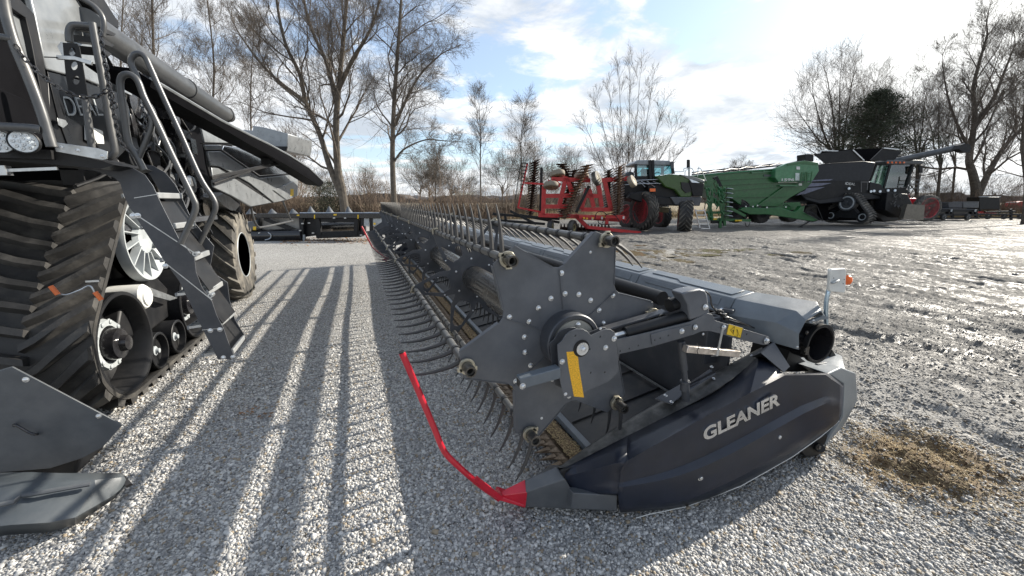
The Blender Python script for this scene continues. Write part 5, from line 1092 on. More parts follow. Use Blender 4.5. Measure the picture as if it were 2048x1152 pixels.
c.tubes([[(1270 + i * 12, 362, -.3), (1282 + i * 11, 366 + (i % 3) * 2, -.3), (1290 + i * 10, 374 - (i % 2) * 6, -.3)] for i in range(6)] + [[(1245, 370, -.4), (1290, 367, -.4), (1335, 367, -.4)], [(1246, 362, -.4), (1290, 360, -.4), (1332, 358, -.4)]], .022, 'boom_pipe', M_STEEL)
c.poly([(1240, 350), (1262, 342), (1270, 346), (1268, 360), (1240, 362)], .9, 1.0, 'solution_tank', M_GREY2, bev=.1)
c.bars([((1390, 418, -.7), (1400, 456, -.7)), ((1408, 418, -.7), (1419, 456, -.7))] + [((1392 + i * 2.6, 421 + i * 9, -.75), (1410 + i * 2.5, 421 + i * 9, -.75)) for i in range(5)], .05, 'step_ladder', M_STEEL)
c.box(1300, 377, 1311, 383, -.5, .1, 'amber_marker', M_AMBER); c.poly([(1312, 414), (1340, 414), (1338, 426), (1312, 424)], 1.2, .8, 'tank_shell', mat('tan_tank', (.24, .21, .13), .6), bev=.05)
# ---- folded green planter-like tool
c = BG('tillage_tool', 1440, 456, 'small green folded tillage tool with bright disc blades, between sprayer and grain cart', 'tillage tool')
c.bars([((1414, 380), (1424, 438)), ((1425, 372), (1418, 436)), ((1433, 368), (1446, 436)), ((1447, 372), (1445, 440)), ((1456, 374), (1454, 436)), ((1412, 405), (1452, 404)), ((1410, 425), (1462, 425)), ((1412, 438), (1500, 441)), ((1428, 360), (1434, 376)), ((1436, 376), (1448, 412)), ((1412, 365), (1431, 362)), ((1440, 436), (1440, 456)), ((1448, 438), (1449, 451)), ((1420, 390), (1436, 412)), ((1452, 412), (1490, 432))], .15, 'frame_beam', M_GREEN)
c.bars([((1426, 357), (1435, 354)), ((1430, 357), (1438, 374)), ((1434, 356), (1442, 372))], .12, 'fold_cylinder', M_BLACK)
m = MB()
for i in range(7): m.lathe([(0, .24), (.02, .235), (.05, .05)], c.p(1458, 378 + 9 * i, -.2), (.15, 0, 1), 16); m.cut()
each(m, 'disc_blade', M_STEEL, c.root)
m = MB(); g2 = random.Random(9)
for i in range(40): u = 1413 + 42 * g2.random(); v = 372 + 64 * g2.random(); m.bar(c.p(u, v, -.2), c.p(u + g2.uniform(-4, 6), v + g2.uniform(3, 12), -.1), .05, .05); m.cut()
each(m, 'bracket', M_GREENL, c.root)
m = MB(); [(m.box(c.p(u, v, -.15), (.3, .04, .09)), m.cut()) for u, v in [(1430, 438), (1474, 441), (1480, 441)]]; each(m, 'yellow_decal', M_YEL, c.root)
c.tubes([[(1490, 435), (1496, 438), (1500, 446), (1494, 454), (1490, 445)]], .02, 'hose', M_INK)
c.box(1425, 441, 1448, 447, 0, .3, 'undercarriage', M_BLACK)
# ---- green grain cart
c = BG('grain_cart', 1520, 446, 'large green grain cart with rolled tarp, its drawbar reaching towards the far combine', 'grain cart', D=27.0); gc = c.root
sideP = [(1383, 351), (1460, 343), (1552, 337), (1550, 356), (1557, 365), (1625, 364), (1612, 378), (1583, 394), (1556, 413), (1486, 414), (1462, 396), (1436, 390), (1398, 372)]
hop = MB().prism([c.p(u, v, 0) for u, v in sideP], FH * 3.2).build('hopper', M_GREEN, gc, bevel=.03)
c.bars([((1402, 372, -.05), (1548, 364, -.05)), ((1440, 382, -.05), (1556, 372, -.05)), ((1458, 394, -.05), (1575, 392, -.05)), ((1512, 414, -.1), (1568, 374, -.1)), ((1392, 361, -.03), (1550, 354, -.03))], .09, 'hopper_rib', M_GREEN, hop)
fr_ = c.poly([(1552, 337), (1574, 327), (1610, 321), (1636, 325), (1638, 342), (1625, 362), (1557, 364), (1550, 355)], -.45, .5, 'front_wall', M_GREENL, bev=.03)
c.poly([(1574, 327.5), (1610, 321.5), (1636, 325.5), (1637, 330), (1600, 328), (1575, 332)], -.48, .04, 'front_cap', M_GREEN, fr_)
c.bars([((1604, 344, -.6), (1601, 366, -.6)), ((1611, 344, -.6), (1609, 367, -.6)), ((1614, 344, -.6), (1613, 366, -.6)), ((1624, 343, -.6), (1621, 366, -.6)), ((1603, 350, -.6), (1611, 350, -.6)), ((1602, 356, -.6), (1610, 356, -.6)), ((1614, 347, -.6), (1624, 346, -.6))], .045, 'ladder', M_GREEN, fr_)
c.box(1591, 346, 1599, 361, -.49, .03, 'sight_window', mat('pale_window', (.55, .62, .58), .3), fr_); c.box(1593, 333, 1600, 339, -.49, .03, 'white_decal', M_WHITE, fr_); c.box(1598, 366.5, 1604, 371, -.3, .03, 'white_decal', M_WHITE, fr_)
c.box(1560, 370, 1598, 372.5, -.28, .2, 'gutter', M_GREENL, hop)
a, b_, cc = c.p(1563, 362.5, -.47), c.p(1588, 362, -.47), c.p(1563, 357, -.47); text_mesh('1596', fr_, M_WHITE, a, b_ - a, cc - a, (cc - a).length, (b_ - a).length, ext=.01, bold=.02, name='number_plate')
c.box(1528, 349, 1544, 353, -.04, .02, 'name_decal', M_GREY2, hop)
m = MB()
for i in range(6):
    u0, u1 = 1384 + i * 31, 1384 + (i + 1) * 31; f = lambda u: 349 - (u - 1384) * .111
    m.tube([c.p(u0, f(u0), 0), c.p((u0 + u1) / 2, f((u0 + u1) / 2) - 3, 1.4), c.p(u1, f(u1), 2.8)], .035, 6)
m.tube([c.p(1384, 349, 0), c.p(1560, 331, 0), c.p(1610, 320, 0)], .05, 6); m.tube([c.p(1384, 345, 2.8), c.p(1560, 327, 2.8)], .05, 6); m.build('tarp_bow', M_BLACK, gc)
m = MB(); m.tube([c.p(1386, 352, -.06), c.p(1552, 338, -.06)], .045, 6); m.build('top_rim', M_GREENL, hop); c.bars([((1503, 346, -.15), (1551, 342, -.15)), ((1505, 346, -.1), (1505, 342, -.1)), ((1528, 344, -.1), (1528, 340, -.1)), ((1548, 343, -.1), (1548, 339, -.1))], .04, 'walk_rail', M_GREENL)
c.box(1610, 308, 1628, 323, .2, .8, 'unload_auger_end', M_BLACK, bev=.05)
c.poly([(1479, 420), (1490, 414), (1528, 416), (1560, 415), (1589, 424), (1596, 420), (1603, 411), (1610, 411), (1607, 424), (1637, 440), (1627, 443), (1587, 437), (1536, 429), (1500, 429)], -.6, .35, 'drawbar', M_GREEN, bev=.03)
c.poly([(1486, 410), (1600, 404), (1604, 418), (1490, 428)], .2, 1.8, 'frame', M_GREEN)
ag_wheel(gc, c.p(1519, 424, .5), _rn * .35 - FH * .9, .72, .75, M_BLACK, .5, 20, M_RUB, .05); ag_wheel(gc, c.p(1472, 419, .6), _rn * -.8 - FH * .5, .86, .7, M_BLACK, .5, 20, M_RUB, .06); ag_wheel(gc, c.p(1578, 424, 2.4), _rn * .35 - FH * .9, .7, .75, M_BLACK, .5, 20, M_RUB, .05)
c.bars([((1620, 442, -.6), (1598, 455, -.6)), ((1596, 455, -.6), (1606, 455, -.6)), ((1612, 426, -.7), (1642, 440, -.7)), ((1612, 425, -.8), (1622, 424, -.8))], .07, 'jack_stand', M_BLACK)
c.tubes([[(1602, 412, -.7), (1630, 410, -.7), (1637, 420, -.7), (1646, 441, -.7)], [(1610, 424, -.8), (1625, 426, -.8), (1645, 442, -.8)], [(1566, 412, -.5), (1572, 408, -.5), (1580, 413, -.5)], [(1482, 414, -.3), (1490, 407, -.3), (1494, 414, -.3)]], .02, 'hose', M_BLACK)
m = MB(); [(m.box(c.p(u, v, -.66), (.12, .02, .08)), m.cut()) for u, v in [(1492, 413), (1506, 413), (1515, 411), (1534, 415), (1572, 414)]]; each(m, 'reflector', M_WHITE, gc)
M_DARKG = mat('charcoal_body', (.022, .024, .028), .45, spec=.3)
# ---- second tracked combine, tank open, auger swung out
c = BG('combine_harvester', 1710, 449, 'black combine far right with open grain tank flaps and unloading auger raised to the right', 'combine harvester', D=28.0); k2 = c.root
c.poly([(1640, 329), (1652, 327), (1728, 322), (1752, 325), (1746, 345), (1738, 364), (1760, 370), (1768, 382), (1762, 398), (1730, 400), (1640, 408), (1612, 400), (1600, 388), (1625, 360)], 0, 2.6, 'body', M_DARKG, bev=.06)
c.poly([(1632, 362), (1736, 360), (1738, 386), (1700, 390), (1640, 400), (1608, 392)], -.03, .04, 'lower_side_panel', M_BLACK, bev=.01)
c.poly([(1628, 308), (1705, 299), (1728, 321), (1652, 327)], -.05, .10, 'tank_flap', M_BLACK); c.poly([(1708, 299), (1767, 296), (1742, 322), (1728, 321)], 1.2, .08, 'tank_flap', M_DEEP); c.poly([(1742, 320), (1767, 296), (1804, 303), (1790, 319), (1770, 322)], -.05, .10, 'tank_flap', M_BLACK)
c.poly([(1640, 303), (1705, 299), (1767, 297), (1750, 322), (1650, 326)], 2.2, .08, 'tank_flap', M_DEEP)
c.bars([((1706, 300, -.1), (1728, 321, -.1)), ((1642, 301, .3), (1676, 302, .3)), ((1768, 296, -.1), (1798, 299, -.1)), ((1638, 308, .3), (1643, 301, .3))], .06, 'flap_edge', M_STEEL)
c.poly([(1771, 323), (1776, 320), (1840, 320), (1850, 322), (1846, 328), (1776, 329)], -.1, 2.3, 'cab_roof', M_GREY2, bev=.04)
m = MB(); [(m.box(c.p(u, 325, -.14), (.14, .04, .1)), m.cut()) for u in (1776, 1784, 1792, 1800, 1808)]; each(m, 'roof_lamp', M_AMBER, k2)
c.poly([(1783, 330), (1824, 329), (1811, 374), (1770, 377)], 0, .04, 'windscreen', M_GLASSD); c.poly([(1753, 329), (1778, 329), (1766, 374), (1741, 363)], .3, .04, 'side_window', M_GLASSD)
c.bars([((1780, 329, -.05), (1767, 377, -.05)), ((1826, 329, -.05), (1812, 376, -.05)), ((1768, 378, -.05), (1812, 376, -.05)), ((1753, 329, .2), (1740, 362, .2))], .10, 'cab_post', M_BLACK)
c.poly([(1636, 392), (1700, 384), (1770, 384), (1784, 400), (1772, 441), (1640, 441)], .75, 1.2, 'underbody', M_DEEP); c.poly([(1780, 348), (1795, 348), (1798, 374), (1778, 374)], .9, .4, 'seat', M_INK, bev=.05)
c.poly([(1740, 364), (1762, 368), (1768, 378), (1812, 377), (1822, 384), (1810, 396), (1760, 392), (1738, 384)], -.1, 1.5, 'cab_base', M_BLACK, bev=.04)
A0, A1 = c.p(1790, 322, .4), c.p(1930, 292, -2.0); au = MB().cyl(A0, A1, .19, 20).build('unloading_auger', M_GREY2, k2); MB().prism([c.p(u, v, -2.2) for u, v in [(1922, 290), (1930, 287), (1940, 289), (1943, 298), (1937, 305), (1925, 303), (1918, 298)]], FH * .4).build('auger_spout', M_BLACK, au)
def small_track(c, ctr, dy, wd, parent):
    """triangular rubber track: drive wheel above, idlers at the ground"""
    P_ = [c.p(u, v, dy + e_) for (u, v), e_ in zip(ctr, (0, .9, -.9))]; rr_ = [.62, .42, .42]; o3 = P_[0]; axp = (P_[2] - P_[1]); axp.z = 0; axp.normalize(); wdir = Vector((axp.y, -axp.x, 0))
    if wdir.dot(FH) > 0: wdir = -wdir
    q = [((p - o3).dot(axp), p.z) for p in P_]; q = [(q[i], rr_[i]) for i in range(3)]
    hull = []
    for i in range(3):
        for k in range(24): t = 6.2832 * k / 24; hull.append((q[i][0][0] + q[i][1] * math.cos(t), q[i][0][1] + q[i][1] * math.sin(t)))
    hs = sorted(set(hull)); lo = []; up = []
    cr_ = lambda o, a, b: (a[0] - o[0]) * (b[1] - o[1]) - (a[1] - o[1]) * (b[0] - o[0])
    for p in hs:
        while len(lo) > 1 and cr_(lo[-2], lo[-1], p) <= 0: lo.pop()
        lo.append(p)
    for p in hs[::-1]:
        while len(up) > 1 and cr_(up[-2], up[-1], p) <= 0: up.pop()
        up.append(p)
    H_ = lo[:-1] + up[:-1]; base = Vector((o3.x, o3.y, 0)); W3 = lambda p, s_: base + axp * p[0] + Vector((0, 0, p[1])) + wdir * s_
    cx_ = sum(p[0] for p in H_) / len(H_); cz_ = sum(p[1] for p in H_) / len(H_); inn = [(cx_ + (p[0] - cx_) * .92, cz_ + (p[1] - cz_) * .92) for p in H_]; n = len(H_)
    vs = [W3(p, 0) for p in H_] + [W3(p, 0) for p in inn] + [W3(p, -wd) for p in inn] + [W3(p, -wd) for p in H_]
    bt = MB().add(vs, [(k * n + i, k * n + (i + 1) % n, ((k + 1) % 4) * n + (i + 1) % n, ((k + 1) % 4) * n + i) for k in range(4) for i in range(n)]).build('track_belt', M_RUB, parent, ang=40)
    RS, L_ = resample([tuple(p) for p in H_], 46); mb = MB()
    for i in range(46):
        p = RS[i]; t = RS[(i + 1) % 46] - RS[i - 1]; t = t / np.linalg.norm(t); nn = np.array([t[1], -t[0]]); 
        for s0, s1 in ((-.0, -wd / 2), (-wd, -wd / 2)):
            a = W3(p + nn * .03, s0); b_ = W3(p + t * .14 + nn * .03, s1); mb.bar(a, b_, .07, .07, (axp * float(nn[0]) + Vector((0, 0, float(nn[1])))))
    mb.build('tread_lugs', M_RUBD, bt)
    for i, r_ in enumerate((.54, .36, .36)):
        wh = MB().lathe([(-.4, r_), (-.02, r_), (-.02, r_ * .86), (-.1, r_ * .7), (-.1, .1), (.02, .08), (.02, 0)], P_[i], wdir, 28).build('drive_wheel' if i == 0 else 'idler_wheel', M_GREY if i == 0 else M_BLACK, parent)
        MB().lathe([(-.02, r_ * (.84 if i == 0 else .62)), (.01, r_ * (.80 if i == 0 else .60)), (.01, r_ * (.70 if i == 0 else .48)), (-.04, r_ * (.66 if i == 0 else .46))], P_[i], wdir, 28, True).build('rim_ring', M_WHITEG, wh)
    MB().prism([W3((q[1][0][0], q[1][0][1] - .1), -.15), W3((q[2][0][0], q[2][0][1] - .1), -.15), W3((q[0][0][0] + .2, q[0][0][1] - .2), -.15), W3((q[0][0][0] - .2, q[0][0][1] - .2), -.15)], wdir * -.4).build('track_frame', M_BLACK, parent)
small_track(c, [(1693, 406), (1661, 431), (1724, 434)], -.25, .8, k2)
c.poly([(1757, 388), (1778, 390), (1795, 402), (1802, 424), (1796, 442), (1766, 444), (1750, 430), (1742, 402)], .6, .8, 'far_track', M_RUB, bev=.08)
ag_wheel(k2, c.p(1625, 425, 1.2), _rn * -.2 - FH, .65, .5, M_BLACK, .5, 18, M_RUB, .05)
fh_ = MB()
hs = []; P2 = lambda pts: [((c.p(u, v, -.9) - OO).dot(_rn), c.p(u, v, -.9).z) for u, v in pts]
oo = OO + FH * ((c.p(1820, 420, -.9) - OO).dot(FH)); oo.z = 0
fh_.plate(P2([(1806, 408), (1841, 410), (1838, 440), (1798, 436)]), [P2([(1810, 418), (1833, 419), (1830, 432), (1806, 431)])][:0], (oo, _rn, (0, 0, 1)), .3); fh_.build('feeder_house', mat('feeder_tan', (.17, .155, .13), .4, .5), k2)
c.poly([(1811, 419), (1832, 420), (1829, 431), (1808, 430)], -.92, .02, 'feeder_mouth', M_INK); c.bars([((1812, 425, -.95), (1828, 425, -.95))], .05, 'mouth_bar', M_WHITEG)
c.poly([(1775, 385), (1815, 388), (1825, 408), (1800, 436), (1770, 420)], -.5, .9, 'feeder_body', M_BLACK, bev=.03)
m = MB()
for a in ([(1625, 360), (1667, 358), (1660, 361), (1622, 363)], [(1620, 366), (1664, 366), (1640, 372), (1612, 374)], [(1614, 376), (1650, 374), (1610, 388), (1604, 389)], [(1600, 386), (1612, 380), (1606, 388), (1592, 391)]): m.prism([c.p(u, v, -.10) for u, v in a], FH * .02); m.cut()
each(m, 'side_stripe', mat('violet_stripe', (.13, .14, .20), .3), k2)
a, b_, cc = c.p(1690, 369, -.05), c.p(1710, 371, -.05), c.p(1690, 364.5, -.05); text_mesh('IDEAL', k2, M_STEEL, a, b_ - a, cc - a, (cc - a).length, (b_ - a).length, ext=.01)
c.bars([((1822, 352, -.4), (1816, 384, -.4)), ((1841, 350, -.4), (1834, 384, -.4)), ((1820, 360, -.4), (1839, 360, -.4)), ((1819, 368, -.4), (1838, 368, -.4)), ((1818, 376, -.4), (1836, 376, -.4)), ((1722, 363, -.3), (1722, 384, -.3)), ((1735, 364, -.3), (1734, 380, -.3)), ((1722, 364, -.3), (1735, 364, -.3)), ((1843, 330, -.4), (1842, 345, -.4))], .05, 'handrail', M_RAIL)
c.box(1839, 330, 1846, 346, -.5, .1, 'mirror', M_BLACK, bev=.02)
m = MB(); [(m.lathe([(0, .09), (.03, .08), (.03, 0)], c.p(u, v, -.15), -FH, 12), m.cut()) for u, v in [(1742, 383), (1748, 382), (1760, 383), (1776, 381), (1790, 381), (1698, 377)]]; each(m, 'lamp', M_LAMPW, k2)
g2 = random.Random(3); m = MB()
for i in range(22): u = 1780 + 26 * g2.random(); v = 388 + 26 * g2.random(); m.bar(c.p(u, v, -.55), c.p(u + g2.uniform(-6, 6), v + g2.uniform(-6, 6), -.6), .03, .03); m.cut()
each(m, 'linkage', M_RAIL, k2)
c.box(1712, 391, 1740, 396, -.2, .1, 'fender_edge', M_BLACK)
# ---- tractor mostly hidden by that combine
c = BG('farm_tractor', 1850, 442, 'tractor almost hidden behind the far combine, one big red wheel rim showing', 'tractor', D=31)
ag_wheel(c.root, c.p(1853, 416, 0), _rn * .05 - FH, 1.0, .5, M_RED, .74, 22, M_RUBD, .05, M_RED, .05); ag_wheel(c.root, c.p(1800, 416, 1.5), _rn * .5 - FH * .85, .95, .5, M_RED, .74, 22, M_RUBD, .05, M_RED, .3)
c.box(1790, 396, 1835, 420, .6, 1.2, 'tractor_body', M_RED, bev=.1); c.box(1795, 372, 1820, 397, .7, 1.2, 'tractor_cab', M_GLASSD)
# ---- low machinery at the right edge
c = BG('header_cart', 1900, 441, 'long black header on a low cart, right of the far combine under bare trees', 'header cart')
c.bars([((1838, 422), (1955, 421)), ((1838, 429), (1952, 430)), ((1838, 437), (1958, 436)), ((1843, 420, -.2), (1846, 430, -.2)), ((1903, 419), (1905, 437)), ((1950, 419), (1953, 437))], .16, 'cart_beam', M_BLACK)
c.poly([(1842, 418), (1900, 416), (1950, 418), (1956, 426), (1948, 431), (1842, 432)], .2, .9, 'header_body', M_BLACKG, bev=.04)
for u in (1857, 1887, 1935): ag_wheel(c.root, c.p(u, 434, -.1), _rn * .15 - FH, .28, .2, M_STEEL, .6, 1)
m = MB(); [(m.box(c.p(u, v, -.15), (.2, .05, .22)), m.cut()) for u, v in [(1845, 423), (1903, 421), (1951, 421)]]; each(m, 'bright_end', M_WHITEG, c.root)
for lb, q, mt in [('low dark crate on the header cart, left one of the pair', (1897, 404, 1925, 416), M_GREY), ('low grey crate on the header cart, right one of the pair', (1926, 403, 1958, 416), M_GREY2)]:
    o = BG('crate', 1910, 441, lb, 'crate', 'crates on the header cart'); o.poly([(q[0], q[1]), (q[2], q[1]), (q[2], q[3]), (q[0], q[3])], .2, .9, 'crate_body', mt, bev=.05); o.bars([((q[0], q[1] + .5, .18), (q[2], q[1] + .5, .18))], .05, 'crate_rim', M_GREY2)
c = BG('steel_bin', 1980, 436, 'tall dark square bin with a bright rim, right of the two low crates', 'bin'); c.box(1959, 394, 2000, 419, 0, 1.2, 'bin_body', M_BLACK, bev=.03); c.bars([((1958, 393.5, -.05), (2001, 393, -.05))], .08, 'bin_rim', M_WHITEG); c.bars([((1960, 419), (1960, 437)), ((1999, 419), (1999, 437))], .12, 'bin_leg', M_BLACK)
c = BG('flat_trailer', 2010, 440, 'low red and black flat trailer at the right edge below the dark bin', 'trailer')
c.bars([((1955, 428), (2050, 429)), ((1960, 434), (2046, 436)), ((1970, 424), (2030, 423)), ((2022, 418), (2022, 440))], .14, 'trailer_beam', M_BLACK); c.bars([((1958, 425, .3), (1990, 428, .3))], .2, 'red_beam', M_REDF)
for u in (1976, 2008, 2040): ag_wheel(c.root, c.p(u, 433, .2), _rn * .15 - FH, .26, .2, M_STEEL, .6, 1)
c = BG('red_machine', 2045, 430, 'red farm machine cut off by the right edge of the yard', 'farm machine')
c.poly([(2024, 412), (2034, 404), (2062, 402), (2070, 430), (2030, 428)], .3, 1.2, 'machine_body', M_REDF, bev=.05); c.bars([((2010, 405), (2036, 405)), ((2012, 416), (2045, 417))], .1, 'machine_arm', M_STEEL); ag_wheel(c.root, c.p(2050, 431, .1), _rn * .2 - FH, .35, .25, M_STEEL, .5, 1)
# ------------------------------------------------------------------ bare winter trees
def grow_tree(stems, seed, lv=3, twig=.009, dens=1.0, curl=.16, spread=.75, upw=.10, crown0=.28, droop=0):
    """stems: list of (path of Vectors, r0, r1). returns trunk builder, branch builder"""
    g = random.Random(seed); tr = MB(); polys = []
    def branch(p, d, L, r_, lev):
        n = 6 if lev <= 1 else 4; pts = [p]; rs = [r_]; q = p.copy(); dd = d.copy()
        for i in range(n):
            dd = (dd + Vector((g.gauss(0, curl), g.gauss(0, curl), g.gauss(0, curl) + upw - droop * (lev >= 2))) ).normalized(); q = q + dd * (L / n); pts.append(q); rs.append(max(twig * .7, r_ * (1 - .8 * (i + 1) / n)))
        polys.append((pts, rs, lev))
        if lev >= lv: return
        nc = max(2, int((9 if lev == 1 else 7) * dens * (.7 + .6 * g.random())))
        for k in range(nc):
            t = .18 + .8 * (k + g.random()) / nc; f = t * n; i = min(int(f), n - 1); pp = pts[i].lerp(pts[i + 1], f - i); base = (pts[i + 1] - pts[i]).normalized(); x_, y_ = perp(base); a = g.random() * 6.2832; an = g.uniform(.45, .95) * spread
            branch(pp, (base * math.cos(an) + (x_ * math.cos(a) + y_ * math.sin(a)) * math.sin(an)).normalized(), L * g.uniform(.42, .80) * (1.1 - .45 * t), max(twig, rs[i] * .5), lev + 1)
    for path, r0, r1, nb, L1 in stems:
        P_ = smooth(path, 5); n = len(P_); rs = [r0 + (r1 - r0) * (i / (n - 1)) ** .8 for i in range(n)]; rs[0] *= 1.35 if path[0].z < .5 else 1
        tr.tube(P_, rs, 10)
        for k in range(nb):
            t = crown0 + (1 - crown0) * (k + g.random()) / nb if path[0].z < .5 else .12 + .88 * (k + g.random()) / nb; f = t * (n - 1); i = min(int(f), n - 2); pp = P_[i].lerp(P_[i + 1], f - i); base = (P_[i + 1] - P_[i]).normalized(); x_, y_ = perp(base); a = k * 2.4 + g.random(); an = g.uniform(.5, 1.0) * spread * (1.15 - .5 * t)
            branch(pp, (base * math.cos(an) + (x_ * math.cos(a) + y_ * math.sin(a)) * math.sin(an)).normalized(), L1 * g.uniform(.7, 1.2) * (1.15 - .55 * t), rs[i] * .42, 1)
        branch(P_[-1], (P_[-1] - P_[-2]).normalized(), L1 * .6, r1, 1)
    br = MB()
    for pts, rs, lev in polys: br.tube(pts, rs, 5 if lev == 1 else 3, cap=False)
    return tr, br
def plant(name, label, base, stems, seed, group='bare trees around the yard', **k):
    rt = root(name, (base.x, base.y, 0), label, 'tree', group); tr, br = grow_tree(stems, seed, **k)
    tr.build('trunk', M_BARK, rt, recalc=False); br.build('crown', M_TWIG, rt, recalc=False, ang=180); return rt
def W_(D, *pts): return [AD(u, v, D + (q[0] if q else 0)) for u, v, *q in pts]
def base_of(u, D): p = AD(u, 403, D); p.z = -.1; return p
D = 30; b0 = base_of(690, D)
plant('bare_tree', 'thick bare tree with a forked trunk, its left stem leaning out, behind the corn header', b0, [
    ([b0, *W_(D, (684, 380), (676, 340), (672, 260), (676, 190), (684, 110), (690, 40), (700, -60))], .36, .09, 17, 6.0),
    (W_(D, (684, 392), (660, 335), (640, 270), (612, 205), (600, 150, -.5), (572, 90, -1), (556, 20, -1), (548, -60, -1)), .25, .06, 15, 5.6),
    (W_(D, (612, 205), (560, 165, .5), (520, 125, 1), (480, 70, 1)), .17, .05, 9, 3.4),
    (W_(D, (672, 205), (655, 130, 1), (620, 50, 1.5), (600, -40, 2)), .2, .06, 11, 3.8),
    (W_(D, (676, 180), (705, 120, -1), (740, 60, -1.5), (765, -20, -1.5)), .18, .05, 9, 3.6)], 21, dens=1.0, lv=4, twig=.0055, curl=.19, spread=.9)
D = 28; b0 = base_of(790, D)
plant('bare_tree', 'straight bare tree with trailing side branches, right of the forked tree', b0, [
    ([b0, *W_(D, (787, 380), (785, 300), (788, 210), (794, 120), (800, 40), (806, -60))], .23, .07, 20, 5.0),
    (W_(D, (790, 250), (812, 200, -.5), (840, 150, -.5), (880, 110, 0)), .13, .04, 9, 3.0),
    (W_(D, (785, 330), (806, 300), (850, 280), (890, 282)), .08, .03, 8, 2.4)], 22, dens=1.0, lv=4, twig=.0055, curl=.2, spread=1.0, upw=.06, droop=.05)
for i, (u, D, top, lean, r_, L1, lab) in enumerate([(308, 34, -60, -6, .26, 4.6, 'bare tree rising directly above the folded auger of the near combine'), (432, 38, -30, -22, .20, 4.0, 'slender wavering bare tree between the auger and the forked tree'), (500, 44, 60, 8, .17, 3.4, 'dark twiggy bare tree just above the open rear door'), (240, 42, -60, 10, .2, 4.4, 'bare tree at far left above the combine roof line'), (962, 42, 205, -4, .12, 2.2, 'thin bare sapling left of the pair before the red harrow'), (1040, 46, 215, 10, .13, 2.6, 'thin bare sapling right behind the red disc harrow'), (870, 50, 320, 4, .12, 2.4, 'short twiggy bare tree behind the middle of the reel'), (590, 40, 300, -8, .13, 2.6, 'short bare tree behind the open rear door')]):
    b0 = base_of(u, D); pts = [b0] + W_(D, (u + lean * .3, 403 + (top - 403) * .35), (u + lean * .2, 403 + (top - 403) * .65), (u + lean, top))
    plant('bare_tree', lab, b0, [(pts, r_ * .75, r_ * .18, 17, L1 * 1.2)], 30 + i, lv=4 if i < 3 else 3, dens=1.0 if i < 3 else 1.35, twig=.007 if i < 4 else .008, curl=.17, spread=.95)
# fan-shaped many-stemmed tree
D = 50; b0 = base_of(1252, D); st_ = []
for k, (du, tv) in enumerate([(-82, 250), (-60, 200), (-40, 165), (-20, 145), (2, 130), (22, 140), (45, 165), (66, 205), (92, 245), (104, 290)]):
    st_.append(([b0 + Vector((du * .004, 0, 0)), *W_(D + (k % 3 - 1), (1252 + du * .22, 360), (1256 + du * .55, 300 + (tv - 130) * .35), (1258 + du, tv + 14))],  .075, .02, 9, 3.6))
plant('bare_tree', 'fan-shaped many-stemmed bare tree standing behind the sprayer', b0, st_, 60, lv=3, dens=.95, twig=.0095, curl=.15, spread=.75, upw=.08, crown0=.3)
# right-hand group: round, spreading crowns on forked limbs
def spreading(lab, u, D, top, wpx, r_, L1, sd, n_l=6, fork=.22, lv=3, dn=1.1, tw=.008):
    g = random.Random(sd); b0 = base_of(u, D); H_ = 403 - top; fk = W_(D, (u + g.uniform(-4, 4), 403 - H_ * fork))[0]; st = [([b0, b0.lerp(fk, .5) + Vector((g.uniform(-.1, .1), 0, 0)), fk], r_, r_ * .75, 2, L1 * .7)]
    for k in range(n_l):
        f = (k + .5) / n_l * 2 - 1; du = wpx * f; tp = top + H_ * .42 * abs(f) ** 1.8 + g.uniform(0, .12) * H_ + 22; dd = g.uniform(-1.8, 1.8)
        st.append(([fk, *W_(D, (u + du * .30 + g.uniform(-4, 4), 403 - H_ * (fork + .16), dd * .3), (u + du * .62 + g.uniform(-5, 5), tp + (403 - H_ * fork - tp) * .42, dd * .7), (u + du, tp, dd))], r_ * .55, r_ * .09, 13, L1))
    return plant('bare_tree', lab, b0, st, sd, lv=lv, dens=dn, twig=tw, curl=.18, spread=.95, crown0=.4)
spreading('broad round-headed bare tree rising behind the evergreen', 1680, 46, 112, 95, .32, 4.6, 71, 7, .2, 3, 1.1)
spreading('bare tree behind the right flap of the far combine tank', 1752, 50, 120, 60, .24, 4.0, 72, 5, .25, 3, 1.1)
spreading('bare tree close right of the evergreen, above the far cab', 1838, 44, 140, 50, .20, 3.6, 73, 4, .3, 3, .85)
spreading('bare tree just left of the end of the raised auger', 1878, 42, 135, 42, .16, 3.2, 74, 3, .25, 3, .8)
spreading('thinner bare tree behind the end of the raised auger', 1908, 48, 165, 42, .14, 3.0, 77, 3, .3, 3, .8)
spreading('small lone bare tree on the horizon above the grain cart', 1480, 75, 305, 34, .14, 2.6, 75, 5, .2, 3, 1.0, .010)
spreading('low twiggy bare tree behind the front of the grain cart', 1572, 70, 322, 40, .12, 2.2, 76, 5, .15, 3, 1.0, .010)
